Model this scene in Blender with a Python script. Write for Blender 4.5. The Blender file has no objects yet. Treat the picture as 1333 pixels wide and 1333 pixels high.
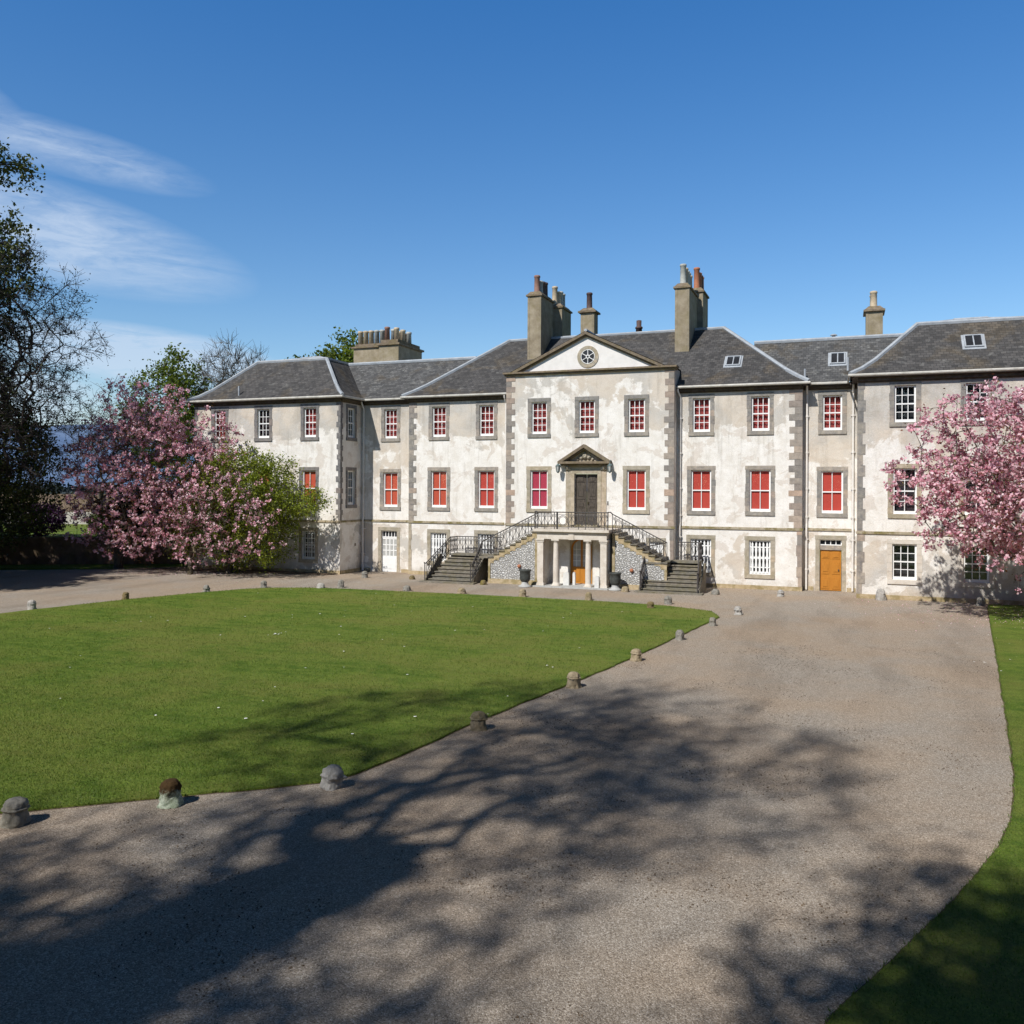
import bpy, math, random
import numpy as np
from mathutils import Vector, Matrix, noise
random.seed(7); RNG = np.random.default_rng(11)
scene = bpy.context.scene
COL = scene.collection
R = math.radians

# ------------------------------------------------------------------ mesh builder
class MB:
    def __init__(s): s.v = []; s.f = []; s.m = []
    def face(s, pts, mi=0):
        n = len(s.v); s.v += [tuple(p) for p in pts]; s.f.append(tuple(range(n, n+len(pts)))); s.m.append(mi)
    def hexa(s, b, t, mi=0):
        """bottom ring b, top ring t (same count)"""
        n = len(s.v); k = len(b); s.v += [tuple(p) for p in b] + [tuple(p) for p in t]
        s.f.append(tuple(range(n+k-1, n-1, -1))); s.f.append(tuple(range(n+k, n+2*k))); s.m += [mi, mi]
        for i in range(k):
            j = (i+1) % k; s.f.append((n+i, n+j, n+k+j, n+k+i)); s.m.append(mi)
    def box(s, x0, x1, y0, y1, z0, z1, mi=0):
        s.hexa([(x0,y0,z0),(x1,y0,z0),(x1,y1,z0),(x0,y1,z0)], [(x0,y0,z1),(x1,y0,z1),(x1,y1,z1),(x0,y1,z1)], mi)
    def fbox(s, F, u0, u1, d0, d1, z0, z1, mi=0):
        b = [F(u0,d0,z0),F(u1,d0,z0),F(u1,d1,z0),F(u0,d1,z0)]; t = [F(u0,d0,z1),F(u1,d0,z1),F(u1,d1,z1),F(u0,d1,z1)]
        s.hexa(b, t, mi)
    def fprism(s, F, poly, d0, d1, mi=0):
        s.hexa([F(u,d0,z) for u,z in poly], [F(u,d1,z) for u,z in poly], mi)
    def tube(s, path, r, n=6, mi=0, cap=True):
        path = [Vector(p) for p in path]; k = len(path); rs = r if isinstance(r, (list, tuple)) else [r]*k
        base = len(s.v); prev = None
        for i, p in enumerate(path):
            d = (path[min(i+1,k-1)] - path[max(i-1,0)]).normalized()
            if prev is None:
                a = d.orthogonal().normalized()
            else:
                a = (prev - d*prev.dot(d)); a = a.normalized() if a.length > 1e-6 else d.orthogonal().normalized()
            prev = a; b = d.cross(a)
            for j in range(n):
                t = 2*math.pi*j/n; s.v.append(tuple(p + (a*math.cos(t)+b*math.sin(t))*rs[i]))
        for i in range(k-1):
            for j in range(n):
                q = (j+1) % n; s.f.append((base+i*n+j, base+i*n+q, base+(i+1)*n+q, base+(i+1)*n+j)); s.m.append(mi)
        if cap:
            s.f.append(tuple(range(base+n-1, base-1, -1))); s.f.append(tuple(range(base+(k-1)*n, base+k*n))); s.m += [mi, mi]
    def lathe(s, cx, cy, prof, n=16, mi=0, z0=0.0, jit=0.0, seed=0, sx=1, tilt=(0,0)):
        base = len(s.v)
        for i, (r, z) in enumerate(prof):
            for j in range(n):
                t = 2*math.pi*j/n; rr = r
                if jit:
                    q = noise.noise(Vector((math.cos(t)*1.6+seed*7.3, math.sin(t)*1.6, z*5))); rr = r*(1+jit*q)
                    q2 = noise.noise(Vector((math.cos(t)*4+seed*3.1, math.sin(t)*4, z*16))); rr *= 1+jit*.7*q2; q3 = noise.noise(Vector((math.cos(t)*9+seed, math.sin(t)*9, z*40))); rr *= 1+jit*.3*q3
                x = rr*math.cos(t)*sx; y = rr*math.sin(t)
                s.v.append((cx+x+tilt[0]*z, cy+y+tilt[1]*z, z0+z+x*-tilt[0]*1.0))
        k = len(prof)
        for i in range(k-1):
            for j in range(n):
                q = (j+1) % n; s.f.append((base+i*n+j, base+i*n+q, base+(i+1)*n+q, base+(i+1)*n+j)); s.m.append(mi)
        s.f.append(tuple(range(base+n-1, base-1, -1))); s.f.append(tuple(range(base+(k-1)*n, base+k*n))); s.m += [mi, mi]
    def build(s, name, mats, parent=None, smooth=False):
        me = bpy.data.meshes.new(name); me.from_pydata(s.v, [], s.f)
        if not isinstance(mats, (list, tuple)): mats = [mats]
        for m in mats: me.materials.append(m)
        if len(mats) > 1: me.polygons.foreach_set('material_index', s.m)
        if smooth: me.polygons.foreach_set('use_smooth', [True]*len(s.f))
        me.update()
        return link(name, me, parent)

def world_of(o):
    m = Matrix.Identity(4)
    while o is not None: m = Matrix.Translation(o.location) @ m if o.type == 'EMPTY' else m; o = o.parent
    return m
def link(name, me, parent=None):
    o = bpy.data.objects.new(name, me); COL.objects.link(o)
    if parent is not None:
        o.parent = parent
        if parent.type == 'EMPTY': o.matrix_parent_inverse = Matrix.Translation(-parent.location)
    return o
def tag(o, label=None, cat=None, group=None, kind=None):
    if label: o['label'] = label
    if cat: o['category'] = cat
    if group: o['group'] = group
    if kind: o['kind'] = kind
    return o
def empty(name, loc, label, cat, group=None):
    o = bpy.data.objects.new(name, None); COL.objects.link(o); o.location = loc; o.empty_display_size = .3
    return tag(o, label, cat, group)

# ------------------------------------------------------------------ materials
class NT:
    def __init__(s, name):
        s.m = bpy.data.materials.new(name); s.m.use_nodes = True; s.t = s.m.node_tree; s.t.nodes.clear()
        s.out = s.n('ShaderNodeOutputMaterial')
        s._co = None
    def n(s, ty, **kw):
        nd = s.t.nodes.new(ty)
        for k, v in kw.items(): setattr(nd, k, v)
        return nd
    def put(s, nd, key, val):
        if val is None: return
        if isinstance(val, bpy.types.NodeSocket): s.t.links.new(val, nd.inputs[key])
        else:
            sock = nd.inputs[key]
            if sock.type == 'RGBA' and len(val) == 3: val = (*val, 1)
            sock.default_value = val
    def co(s):
        if s._co is None: s._co = s.n('ShaderNodeNewGeometry')
        return s._co.outputs['Position']
    def island(s):
        s.co(); return s._co.outputs['Random Per Island']
    def scale(s, vec, sc, loc=(0,0,0), rot=(0,0,0)):
        m = s.n('ShaderNodeMapping'); s.put(m, 'Vector', vec); m.inputs['Scale'].default_value = sc; m.inputs['Location'].default_value = loc; m.inputs['Rotation'].default_value = rot
        return m.outputs[0]
    def noise(s, sc, det=4, rough=.55, vec=None, dist=0.0, color=False):
        k = s.n('ShaderNodeTexNoise'); s.put(k, 'Vector', vec if vec is not None else s.co()); k.inputs['Scale'].default_value = sc
        k.inputs['Detail'].default_value = det; k.inputs['Roughness'].default_value = rough; k.inputs['Distortion'].default_value = dist
        return k.outputs['Color' if color else 'Fac']
    def vor(s, sc, vec=None, feature='F1', out='Color', rnd=1.0):
        k = s.n('ShaderNodeTexVoronoi', feature=feature); s.put(k, 'Vector', vec if vec is not None else s.co()); k.inputs['Scale'].default_value = sc; k.inputs['Randomness'].default_value = rnd
        return k.outputs[out]
    def ramp(s, fac, stops, interp='LINEAR'):
        r = s.n('ShaderNodeValToRGB'); s.put(r, 'Fac', fac); cr = r.color_ramp; cr.interpolation = interp
        while len(cr.elements) < len(stops): cr.elements.new(.5)
        for e, (p, c) in zip(cr.elements, stops):
            e.position = p; e.color = (*c, 1) if isinstance(c, tuple) else (c, c, c, 1)
        return r.outputs[0]
    def mix(s, fac, a, b, mode='MIX'):
        k = s.n('ShaderNodeMix', data_type='RGBA', blend_type=mode); k.clamp_factor = True
        s.put(k, 0, fac); 
        for idx, val in ((6, a), (7, b)):
            if isinstance(val, bpy.types.NodeSocket): s.t.links.new(val, k.inputs[idx])
            else: k.inputs[idx].default_value = (*val, 1) if isinstance(val, tuple) else (val, val, val, 1)
        return k.outputs[2]
    def math(s, op, a, b=None, c=None, clamp=False):
        k = s.n('ShaderNodeMath', operation=op); k.use_clamp = clamp
        for i, v in enumerate((a, b, c)):
            if v is not None: s.put(k, i, v)
        return k.outputs[0]
    def sep(s, vec=None):
        k = s.n('ShaderNodeSeparateXYZ'); s.put(k, 0, vec if vec is not None else s.co()); return k.outputs
    def ss(s, v, lo, hi):
        k = s.n('ShaderNodeMapRange', interpolation_type='SMOOTHSTEP'); s.put(k, 'Value', v)
        k.inputs['From Min'].default_value = lo; k.inputs['From Max'].default_value = hi; return k.outputs[0]
    def bump(s, h, strength=.3, dist=.02):
        b = s.n('ShaderNodeBump'); b.inputs['Strength'].default_value = strength; b.inputs['Distance'].default_value = dist; s.put(b, 'Height', h); return b.outputs[0]
    def bsdf(s, col, rough=.8, normal=None, spec=.3, metal=0.0, transl=None, tfac=.35):
        p = s.n('ShaderNodeBsdfPrincipled'); s.put(p, 'Base Color', col); s.put(p, 'Roughness', rough); p.inputs['Specular IOR Level'].default_value = spec; p.inputs['Metallic'].default_value = metal
        if normal is not None: s.put(p, 'Normal', normal)
        o = p.outputs[0]
        if transl is not None:
            t = s.n('ShaderNodeBsdfTranslucent'); s.put(t, 'Color', transl); mx = s.n('ShaderNodeMixShader'); mx.inputs[0].default_value = tfac
            s.t.links.new(o, mx.inputs[1]); s.t.links.new(t.outputs[0], mx.inputs[2]); o = mx.outputs[0]
        s.t.links.new(o, s.out.inputs[0]); return s.m

def harl(name, warm=0.0, seed=0.0, toplo=6.2):
    t = NT(name); P = t.co(); xyz = t.sep()
    off = t.scale(P, (1,1,1), loc=(seed, seed*.7, seed*.3))
    big = t.noise(.34, 6, .6, vec=off, dist=.5)
    med = t.noise(1.3, 7, .65, vec=off, dist=.3)
    # stains live on the upper storey and fade to limewashed lower storeys, edge broken by noise
    hz = t.ss(xyz[2], toplo, 9.3)
    low = t.ss(xyz[2], 3.1, 2.6)
    a = t.math('ADD', t.math('MULTIPLY', hz, .30), t.math('MULTIPLY', low, .13))
    a = t.math('ADD', a, t.math('ADD', t.math('MULTIPLY', big, .85), t.math('MULTIPLY', med, .28)))
    a = t.math('ADD', a, warm*.22)
    mask = t.ss(a, .725, .76)
    mask2 = t.ss(a, .84, 1.0)
    hue = t.noise(.55, 3, .5, vec=t.scale(P, (1,1,1), loc=(40+seed,0,9)))
    tan = t.mix(t.ss(hue, .40, .60), (.56,.475,.375), (.44,.41,.365))
    white = t.mix(t.ramp(t.noise(1.9, 6, .68, dist=.4), [(.36,0.0),(.62,1.0)]), (.73,.69,.625), (.83,.80,.75))
    blot = t.ss(t.noise(.8, 7, .62, vec=t.scale(P, (1,1,1.15), loc=(seed*2,11,seed)), dist=.8), .54, .575)
    white = t.mix(t.math('MULTIPLY', blot, .48), white, (.57,.49,.41))
    col = t.mix(t.math('MULTIPLY', mask, .70), white, tan)
    col = t.mix(t.math('MULTIPLY', mask2, .35), col, (.27,.235,.19))
    # drips: vertical streaks of soot under sills and eaves
    st = t.noise(1.0, 5, .7, vec=t.scale(P, (3.2, 3.2, .35), loc=(seed,2,0)))
    band = t.math('MAXIMUM', t.math('MULTIPLY', t.ss(xyz[2], 9.6, 10.3), .8), t.math('MAXIMUM', t.math('MULTIPLY', t.ss(xyz[2], 6.9, 7.8), t.ss(xyz[2], 8.2, 7.8)), t.math('MULTIPLY', t.ss(xyz[2], 2.5, 3.0), .8)))
    sm = t.math('MULTIPLY', t.ss(st, .5, .72), band)
    col = t.mix(t.math('MULTIPLY', sm, .45), col, (.33,.29,.235))
    damp = t.math('MULTIPLY', t.ss(xyz[2], .7, .0), t.ss(med, .35, .6))
    col = t.mix(t.math('MULTIPLY', damp, .55), col, (.30,.25,.18))
    gr = t.noise(24, 4, .7)
    col = t.mix(.4, col, t.ramp(gr, [(.3, .72), (.7, 1.25)]), 'MULTIPLY')
    speck = t.ss(t.noise(7, 5, .8), .66, .74)
    col = t.mix(t.math('MULTIPLY', speck, .3), col, (.34,.3,.24))
    return t.bsdf(col, .93, t.bump(t.math('ADD', gr, t.math('MULTIPLY', t.noise(5,3), .8)), .55, .03), .1)

def stone(name, c1, c2, moss=.0, isl=.5, sc=5.0, lich=.15):
    t = NT(name); nz = t.noise(sc, 6, .65)
    col = t.mix(t.ramp(nz, [(.35, 0.0), (.68, 1.0)]), c1, c2)
    r = t.island()
    warm = t.ramp(r, [(0, (.50,.51,.54)), (.3, (.82,.81,.80)), (.5, (1.15,1.05,.95)), (.75, (1.30,1.04,.88)), (1, (.66,.65,.66))])
    col = t.mix(isl, col, warm, 'MULTIPLY')
    if lich: col = t.mix(t.math('MULTIPLY', t.ss(t.noise(11,5,.75), .6, .72), lich*3), col, (.50,.48,.40))
    if moss: col = t.mix(t.math('MULTIPLY', t.ss(t.noise(1.9,6,.7), .46, .6), moss), col, (.17,.14,.035))
    fine = t.noise(45, 3, .7)
    col = t.mix(.3, col, t.ramp(fine, [(.3,.65),(.7,1.3)]), 'MULTIPLY')
    return t.bsdf(col, .92, t.bump(t.math('ADD', nz, t.math('MULTIPLY', fine, .5)), .5, .02), .15)

def slate(name, c=(.066,.064,.064), lich=.4):
    t = NT(name); P = t.co(); x = t.sep()
    cmb = t.n('ShaderNodeCombineXYZ'); t.put(cmb, 0, t.math('ADD', x[0], t.math('MULTIPLY', x[1], .0001))); t.put(cmb, 1, t.math('MULTIPLY', x[2], 1.6))
    g = t.n('ShaderNodeNewGeometry'); nx = t.n('ShaderNodeSeparateXYZ'); t.put(nx, 0, g.outputs['True Normal'])
    side = t.math('GREATER_THAN', t.math('ABSOLUTE', nx.outputs[0]), t.math('ABSOLUTE', nx.outputs[1]))
    sel = t.n('ShaderNodeMix', data_type='FLOAT'); t.put(sel, 0, side); t.put(sel, 2, x[0]); t.put(sel, 3, x[1])
    t.put(cmb, 0, sel.outputs[0])
    b = t.n('ShaderNodeTexBrick'); t.put(b, 'Vector', cmb.outputs[0]); b.inputs['Scale'].default_value = 1; b.inputs['Brick Width'].default_value = .24; b.inputs['Row Height'].default_value = .2
    b.inputs['Mortar Size'].default_value = .012; b.inputs['Color1'].default_value = (.45,.45,.45,1); b.inputs['Color2'].default_value = (1.55,1.5,1.42,1); b.inputs['Mortar'].default_value = (.35,.35,.35,1)
    base = t.mix(t.noise(1.1, 5, .6), tuple(v*.65 for v in c), tuple(v*1.45 for v in c))
    base = t.mix(t.math('MULTIPLY', t.ss(t.noise(.5,4,.6,dist=.6), .5, .66), .55), base, (.105,.083,.055))
    col = t.mix(.62, base, b.outputs['Color'], 'MULTIPLY')
    lv = t.noise(2.2, 8, .78, vec=t.scale(P, (1,1,2.4)))
    col = t.mix(t.math('MULTIPLY', t.ss(lv, .54, .7), lich), col, (.30,.30,.28))
    return t.bsdf(col, .72, t.bump(b.outputs['Fac'], .5, -.02), .3)

def plain(name, c, rough=.6, var=.25, sc=6, spec=.3, metal=0.0, bumpd=.004):
    t = NT(name); nz = t.noise(sc, 5, .65)
    col = t.mix(t.ramp(nz, [(.3,0.0),(.7,1.0)]), tuple(v*(1-var) for v in c), tuple(min(1, v*(1+var)) for v in c))
    return t.bsdf(col, rough, t.bump(t.noise(sc*5, 3), .35, bumpd), spec, metal)

def wood(name, c1, c2, rough=.5):
    t = NT(name); nz = t.noise(3, 6, .7, vec=t.scale(t.co(), (14,14,1.2)))
    col = t.mix(t.ramp(nz, [(.3,0.0),(.7,1.0)]), c1, c2)
    return t.bsdf(col, rough, t.bump(nz, .4, .006), .35)

def leafmat(name, cols, transl, tf=.35, rough=.55):
    t = NT(name); r = t.island(); n = len(cols)
    col = t.ramp(r, [(i/(n-1), c) for i, c in enumerate(cols)])
    cl = t.noise(.55, 3, .6)
    col = t.mix(.55, col, t.ramp(cl, [(.3,.55),(.7,1.45)]), 'MULTIPLY')
    return t.bsdf(col, rough, None, .3, 0.0, t.mix(1.0, col, transl, 'MULTIPLY'), tf)

M = {}
M['harl_wing'] = harl('harl_left_wing', .14, 3.0, 7.2)
M['harl_centre'] = harl('harl_centre', -.12, 17.0, 5.6)
M['harl_front'] = harl('harl_frontispiece', -.42, 31.0)
M['harl_link'] = harl('harl_links', .34, 52.0, 5.2)
M['harl_right'] = harl('harl_right_wing', .25, 64.0, 5.0)
M['ped'] = plain('pediment_limewash', (.74,.71,.67), .9, .08, 2)
M['grey_stone'] = stone('dressed_grey_stone', (.23,.225,.22), (.40,.375,.33), .1, .7)
M['tan_stone'] = stone('dressed_tan_stone', (.36,.32,.25), (.50,.45,.36), .25, .4)
M['quoin'] = stone('quoin_stone', (.29,.265,.24), (.42,.38,.335), .03, .9)
M['darkquoin'] = stone('dark_quoin_stone', (.15,.15,.155), (.27,.26,.25), .03, .6)
M['string'] = stone('string_course_stone', (.34,.29,.20), (.47,.41,.31), .75, .2)
M['cornice'] = stone('cornice_stone', (.14,.11,.08), (.27,.22,.16), .3, .2)
M['eavestone'] = stone('shade_dark_eaves_stone', (.07,.055,.045), (.14,.115,.09), .2, .2)  # dark tone puts the shadow band under the gutters into the stone colour
M['step'] = stone('step_stone', (.15,.14,.115), (.29,.265,.22), .3, .3)
M['stairstone'] = stone('stair_edge_stone', (.36,.29,.17), (.50,.42,.29), .5, .3)
M['portico'] = stone('portico_stone', (.56,.50,.42), (.72,.67,.60), .0, .08, 3)
M['chim'] = stone('chimney_render', (.23,.195,.135), (.36,.315,.235), .2, .25, 2.0)
M['pot_buff'] = plain('pot_buff', (.52,.42,.29), .8, .2)
M['pot_red'] = plain('pot_terracotta', (.42,.17,.09), .8, .2)
M['pot_dull'] = plain('pot_dull_red', (.30,.17,.13), .8, .25)
M['pot_dark'] = plain('pot_dark', (.10,.065,.06), .7, .3)
M['pot_grey'] = plain('pot_grey', (.42,.42,.38), .8, .2)
M['slate'] = slate('slates')
M['slate_link'] = slate('slates_lichened', (.08,.081,.083), .85)
M['lead'] = plain('lead_flashing', (.36,.385,.41), .5, .2, 2.5, .5)
M['gutter'] = plain('gutter_paint', (.50,.48,.43), .5, .25, 3)
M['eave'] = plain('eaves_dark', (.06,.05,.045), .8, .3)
M['pipe'] = plain('downpipe_paint', (.74,.70,.65), .45, .1, 4)
M['white'] = plain('white_paint', (.82,.82,.80), .45, .04, 5)
M['blind_red'] = plain('red_blind', (.56,.075,.055), .8, .06, .9)
M['blind_orange'] = plain('orange_red_blind', (.60,.105,.06), .8, .06, .9)
M['blind_crimson'] = plain('crimson_blind', (.50,.055,.095), .8, .06, .9)
M['curtain'] = wood('red_curtain', (.33,.05,.05), (.52,.12,.11), .9)
M['dark_in'] = plain('dark_interior', (.018,.02,.025), .6, .4, 1)
M['door_dark'] = wood('weathered_oak', (.014,.011,.009), (.13,.105,.08), .7)
M['door_orange'] = wood('varnished_pine', (.40,.155,.022), (.52,.22,.035), .35)
M['iron'] = plain('wrought_iron', (.075,.068,.065), .5, .4, 20, .5)
M['lantern'] = plain('lantern_metal', (.10,.14,.14), .5, .3, 9)
M['paleplinth2'] = plain('whitewashed_stone', (.66,.65,.62), .8, .12)
M['urn'] = plain('urn_dark', (.055,.06,.055), .6, .4, 8)
M['handle'] = plain('door_metal', (.30,.25,.15), .3, .1, 9, .5, .9)
M['paleplinth'] = plain('pale_plinth', (.42,.42,.40), .8, .15)
t = NT('rubble_panel'); ce = t.vor(7.5, vec=t.scale(t.co(), (1,1,1.7)), out='Distance', feature='DISTANCE_TO_EDGE'); cc = t.vor(7.5, vec=t.scale(t.co(), (1,1,1.7)))
sv = t.sep(cc)[0]
col = t.mix(t.ss(ce, .12, .05), t.ramp(sv, [(0,(.56,.55,.52)),(.5,(.72,.71,.68)),(1,(.50,.49,.46))]), (.40,.39,.37))
M['pebble'] = t.bsdf(col, .9, t.bump(t.ss(ce, 0, .25), 1.0, .05), .1)
# glass
t = NT('window_glass'); lw = t.n('ShaderNodeFresnel'); lw.inputs[0].default_value = 1.5
tr = t.n('ShaderNodeBsdfTransparent'); tr.inputs[0].default_value = (.93,.95,.95,1); gl = t.n('ShaderNodeBsdfGlossy'); gl.inputs['Roughness'].default_value = .03
nb = t.bump(t.noise(2.5, 2), .12, .03); t.t.links.new(nb, gl.inputs['Normal'])
mx = t.n('ShaderNodeMixShader'); mx.inputs[0].default_value = .09; t.t.links.new(tr.outputs[0], mx.inputs[1]); t.t.links.new(gl.outputs[0], mx.inputs[2]); t.t.links.new(mx.outputs[0], t.out.inputs[0]); M['glass'] = t.m
# gravel
t = NT('gravel'); P = t.co()
v1 = t.vor(70); v2 = t.vor(150)
s1 = t.sep(v1)[0]; s2 = t.sep(v2)[1]
col = t.ramp(s1, [(0,(.165,.138,.11)),(.25,(.265,.228,.185)),(.6,(.335,.292,.243)),(.85,(.41,.365,.31)),(1,(.54,.495,.44))])
col = t.mix(.38, col, t.ramp(s2, [(0,.55),(.5,1.0),(1,1.5)]), 'MULTIPLY')
lg = t.noise(.22, 4, .6); md = t.noise(1.7, 6, .7)
col = t.mix(t.ss(lg, .35, .65), col, t.mix(1.0, col, (1.08,.98,.88), 'MULTIPLY'))
trk = t.noise(.5, 4, .6, vec=t.scale(P, (1.0,.22,1), rot=(0,0,R(4))))
col = t.mix(t.math('MULTIPLY', t.ss(trk, .46, .66), .5), col, t.mix(1.0, col, (.66,.64,.62), 'MULTIPLY'))
mp = t.noise(3.2, 8, .82, vec=t.scale(P, (.8,2.6,1), rot=(0,0,R(12)))); mz = t.ss(t.noise(.35, 3, .5, vec=t.scale(P, (1,1,1), loc=(3,7,0))), .47, .62)
col = t.mix(t.math('MULTIPLY', t.math('MULTIPLY', t.ss(mp, .60, .70), mz), .7), col, (.085,.062,.035))
hgt = t.math('ADD', t.vor(70, out='Distance'), t.math('MULTIPLY', md, .4))
M['gravel'] = t.bsdf(col, .92, t.bump(hgt, .6, -.010), .15)
# grass
def grassmat(name, tint=(1,1,1)):
    t = NT(name); P = t.co(); n1 = t.noise(.28, 4, .6); n2 = t.noise(2.2, 6, .72); n3 = t.noise(38, 4, .8, vec=t.scale(P, (1,.6,1))); mow = t.noise(.8, 3, .5, vec=t.scale(P, (.25,2.2,1), rot=(0,0,R(-8))))
    col = t.mix(t.ss(n2, .33, .68), (.072,.130,.014), (.138,.195,.028))
    col = t.mix(t.math('MULTIPLY', t.ss(n1, .42, .60), .6), col, (.19,.19,.045))
    col = t.mix(t.math('MULTIPLY', t.ss(mow, .45, .58), .5), col, (.16,.21,.035))
    col = t.mix(t.math('MULTIPLY', t.ss(t.noise(5,5,.8), .6, .72), .45), col, (.17,.15,.055))
    col = t.mix(.75, col, t.ramp(n3, [(.25,.30),(.5,1.0),(.75,1.9)]), 'MULTIPLY')
    col = t.mix(1.0, col, tint, 'MULTIPLY')
    return t.bsdf(col, .8, t.bump(t.math('ADD', n3, n2), .8, .04), .15)
M['grass'] = grassmat('lawn_grass'); M['grass_far'] = grassmat('rough_grass', (.9,.95,.8))
M['blade'] = leafmat('grass_blades', [(.068,.135,.014),(.105,.185,.022),(.17,.195,.045),(.08,.145,.016)], (.9,1,.5), .3)
M['soil'] = plain('soil', (.13,.095,.065), .95, .4, 9, .1, 0, .03)
M['daisy'] = plain('daisy_petals', (.8,.8,.76), .7, .03)
M['bark'] = stone('bark', (.055,.045,.035), (.13,.11,.09), .2, .2, 7)
M['bark_grey'] = stone('grey_bark', (.10,.09,.08), (.20,.185,.165), .3, .2, 7)
M['twig'] = plain('dark_twigs', (.045,.036,.032), .8, .3)
M['blossom'] = leafmat('pink_blossom', [(.58,.22,.30),(.82,.50,.57),(.92,.72,.75),(.74,.38,.47),(.94,.82,.84)], (1,.75,.85), .35)
M['blossom_deep'] = leafmat('deep_pink_blossom', [(.46,.15,.21),(.78,.44,.50),(.90,.68,.71),(.66,.32,.40),(.92,.80,.81)], (1,.7,.8), .35)
M['leaf_bronze'] = leafmat('bronze_leaves', [(.16,.055,.03),(.23,.09,.05),(.13,.10,.03),(.24,.12,.05)], (1,.8,.5), .3)
M['leaf_green'] = leafmat('fresh_leaves', [(.18,.24,.02),(.27,.32,.03),(.12,.17,.015),(.34,.37,.05)], (1,1,.4), .4)
M['leaf_mid'] = leafmat('mid_leaves', [(.055,.085,.018),(.085,.12,.022),(.04,.06,.015),(.12,.15,.03)], (1,1,.45), .35)
M['leaf_dark'] = leafmat('dark_leaves', [(.02,.03,.01),(.035,.05,.014),(.015,.022,.008)], (1,1,.5), .2)
M['leaf_lime'] = leafmat('lime_leaves', [(.13,.18,.02),(.19,.24,.03),(.10,.15,.02),(.09,.12,.02)], (1,1,.4), .4)
M['leaf_olive'] = leafmat('olive_leaves', [(.06,.075,.02),(.10,.12,.03),(.04,.05,.015),(.15,.17,.04)], (1,1,.45), .4)
M['leaf_purple'] = leafmat('purple_leaves', [(.05,.015,.06),(.09,.03,.10),(.03,.012,.04)], (1,.7,1), .2)
M['gardenwall'] = stone('old_garden_wall', (.14,.10,.08), (.26,.20,.16), .3, .3, 2)
M['palewall'] = plain('pale_coping', (.45,.42,.38), .9, .2, 1)
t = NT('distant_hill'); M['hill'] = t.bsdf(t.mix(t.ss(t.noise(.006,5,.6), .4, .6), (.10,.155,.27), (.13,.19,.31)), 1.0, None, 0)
M['farwood'] = plain('far_woodland', (.035,.045,.05), .95, .4, .05)

# ------------------------------------------------------------------ setting sheets
def sheet(name, poly, z, mat, skirt=0.0):
    mb = MB(); mb.face([(x,y,z) for x,y in poly])
    if skirt:
        n = len(poly)
        for i in range(n):
            a, b = poly[i], poly[(i+1)%n]; mb.face([(a[0],a[1],z),(b[0],b[1],z),(b[0],b[1],z-skirt),(a[0],a[1],z-skirt)])
    o = mb.build(name, mat); tag(o, kind='structure'); return o
def resample(poly, step=.35, jit=.02, closed=True):
    out = []; n = len(poly)
    for i in range(n):
        a = Vector(poly[i]); b = Vector(poly[(i+1)%n]); L = (b-a).length; k = max(1, min(200, int(L/step)))
        nr = Vector((-(b-a).y, (b-a).x)).normalized()
        for j in range(k):
            p = a.lerp(b, j/k); w = noise.noise(Vector((p.x*1.3, p.y*1.3, 0)))*jit*2 + noise.noise(Vector((p.x*6, p.y*6, 3)))*jit
            out.append(tuple(p + nr*w))
    return out
def smooth_poly(poly, it=2):
    for _ in range(it):
        q = []
        n = len(poly)
        for i in range(n):
            a = Vector(poly[i]); b = Vector(poly[(i+1)%n]); q += [tuple(a.lerp(b,.2)), tuple(a.lerp(b,.8))]
        poly = q
    return poly
sheet('ground', [(-4000,-4000),(4000,-4000),(4000,4000),(-4000,4000)], -.06, M['grass_far'])
sheet('gravel_drive', [(-70,-30),(30,-30),(30,45.9),(-37.0,45.9),(-39.5,41.6),(-50,35.6),(-70,27)], 0.0, M['gravel'])
LAWN = [(-4.38,35.75),(-7.9,37.32),(-15.3,37.36),(-24.3,36.95),(-26.95,35.7),(-28.25,33.05),(-29.45,29.77),(-30.7,24.6),(-31.2,18),(-28,11),(-20,8.3),(-13.6,8.35),(-11.6,9.78),(-10.2,10.95),(-9.0,11.85),(-7.95,12.75),(-7.62,14.5),(-7.3,17.03),(-6.47,21.32),(-5.77,25.46),(-5.21,29.65)]
RL = [(6.0,43.3),(5.73,42.28),(4.9,35),(4.05,27.69),(3.37,22.03),(2.92,18.3),(2.60,16.0),(2.22,14.3),(1.70,12.8),(1.20,11.6),(.64,10.34),(.17,9.3),(-.14,8.61),(-.5,7.2),(-.7,3),(-1,-12),(30,-12),(30,43.3)]
LG = [(-70,29.0),(-50,37.2),(-43.5,40.2),(-38.9,42.0),(-37.9,43.3),(-38,47),(-50,47),(-70,38)]
def grow_poly(poly, d):
    n = len(poly); out = []
    for i in range(n):
        a = Vector(poly[i-1]); b = Vector(poly[i]); c = Vector(poly[(i+1)%n])
        t1 = (b-a).normalized(); t2 = (c-b).normalized(); nn = Vector((t1.y+t2.y, -(t1.x+t2.x)));
        out.append(tuple(b + nn.normalized()*d))
    return out
LAWN_S = resample(smooth_poly(LAWN, 1), .3, .025)
RL_S = resample(smooth_poly(RL, 3), .3, .014)
def signed_area(p): return sum(p[i][0]*p[(i+1)%len(p)][1]-p[(i+1)%len(p)][0]*p[i][1] for i in range(len(p)))/2
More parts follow.
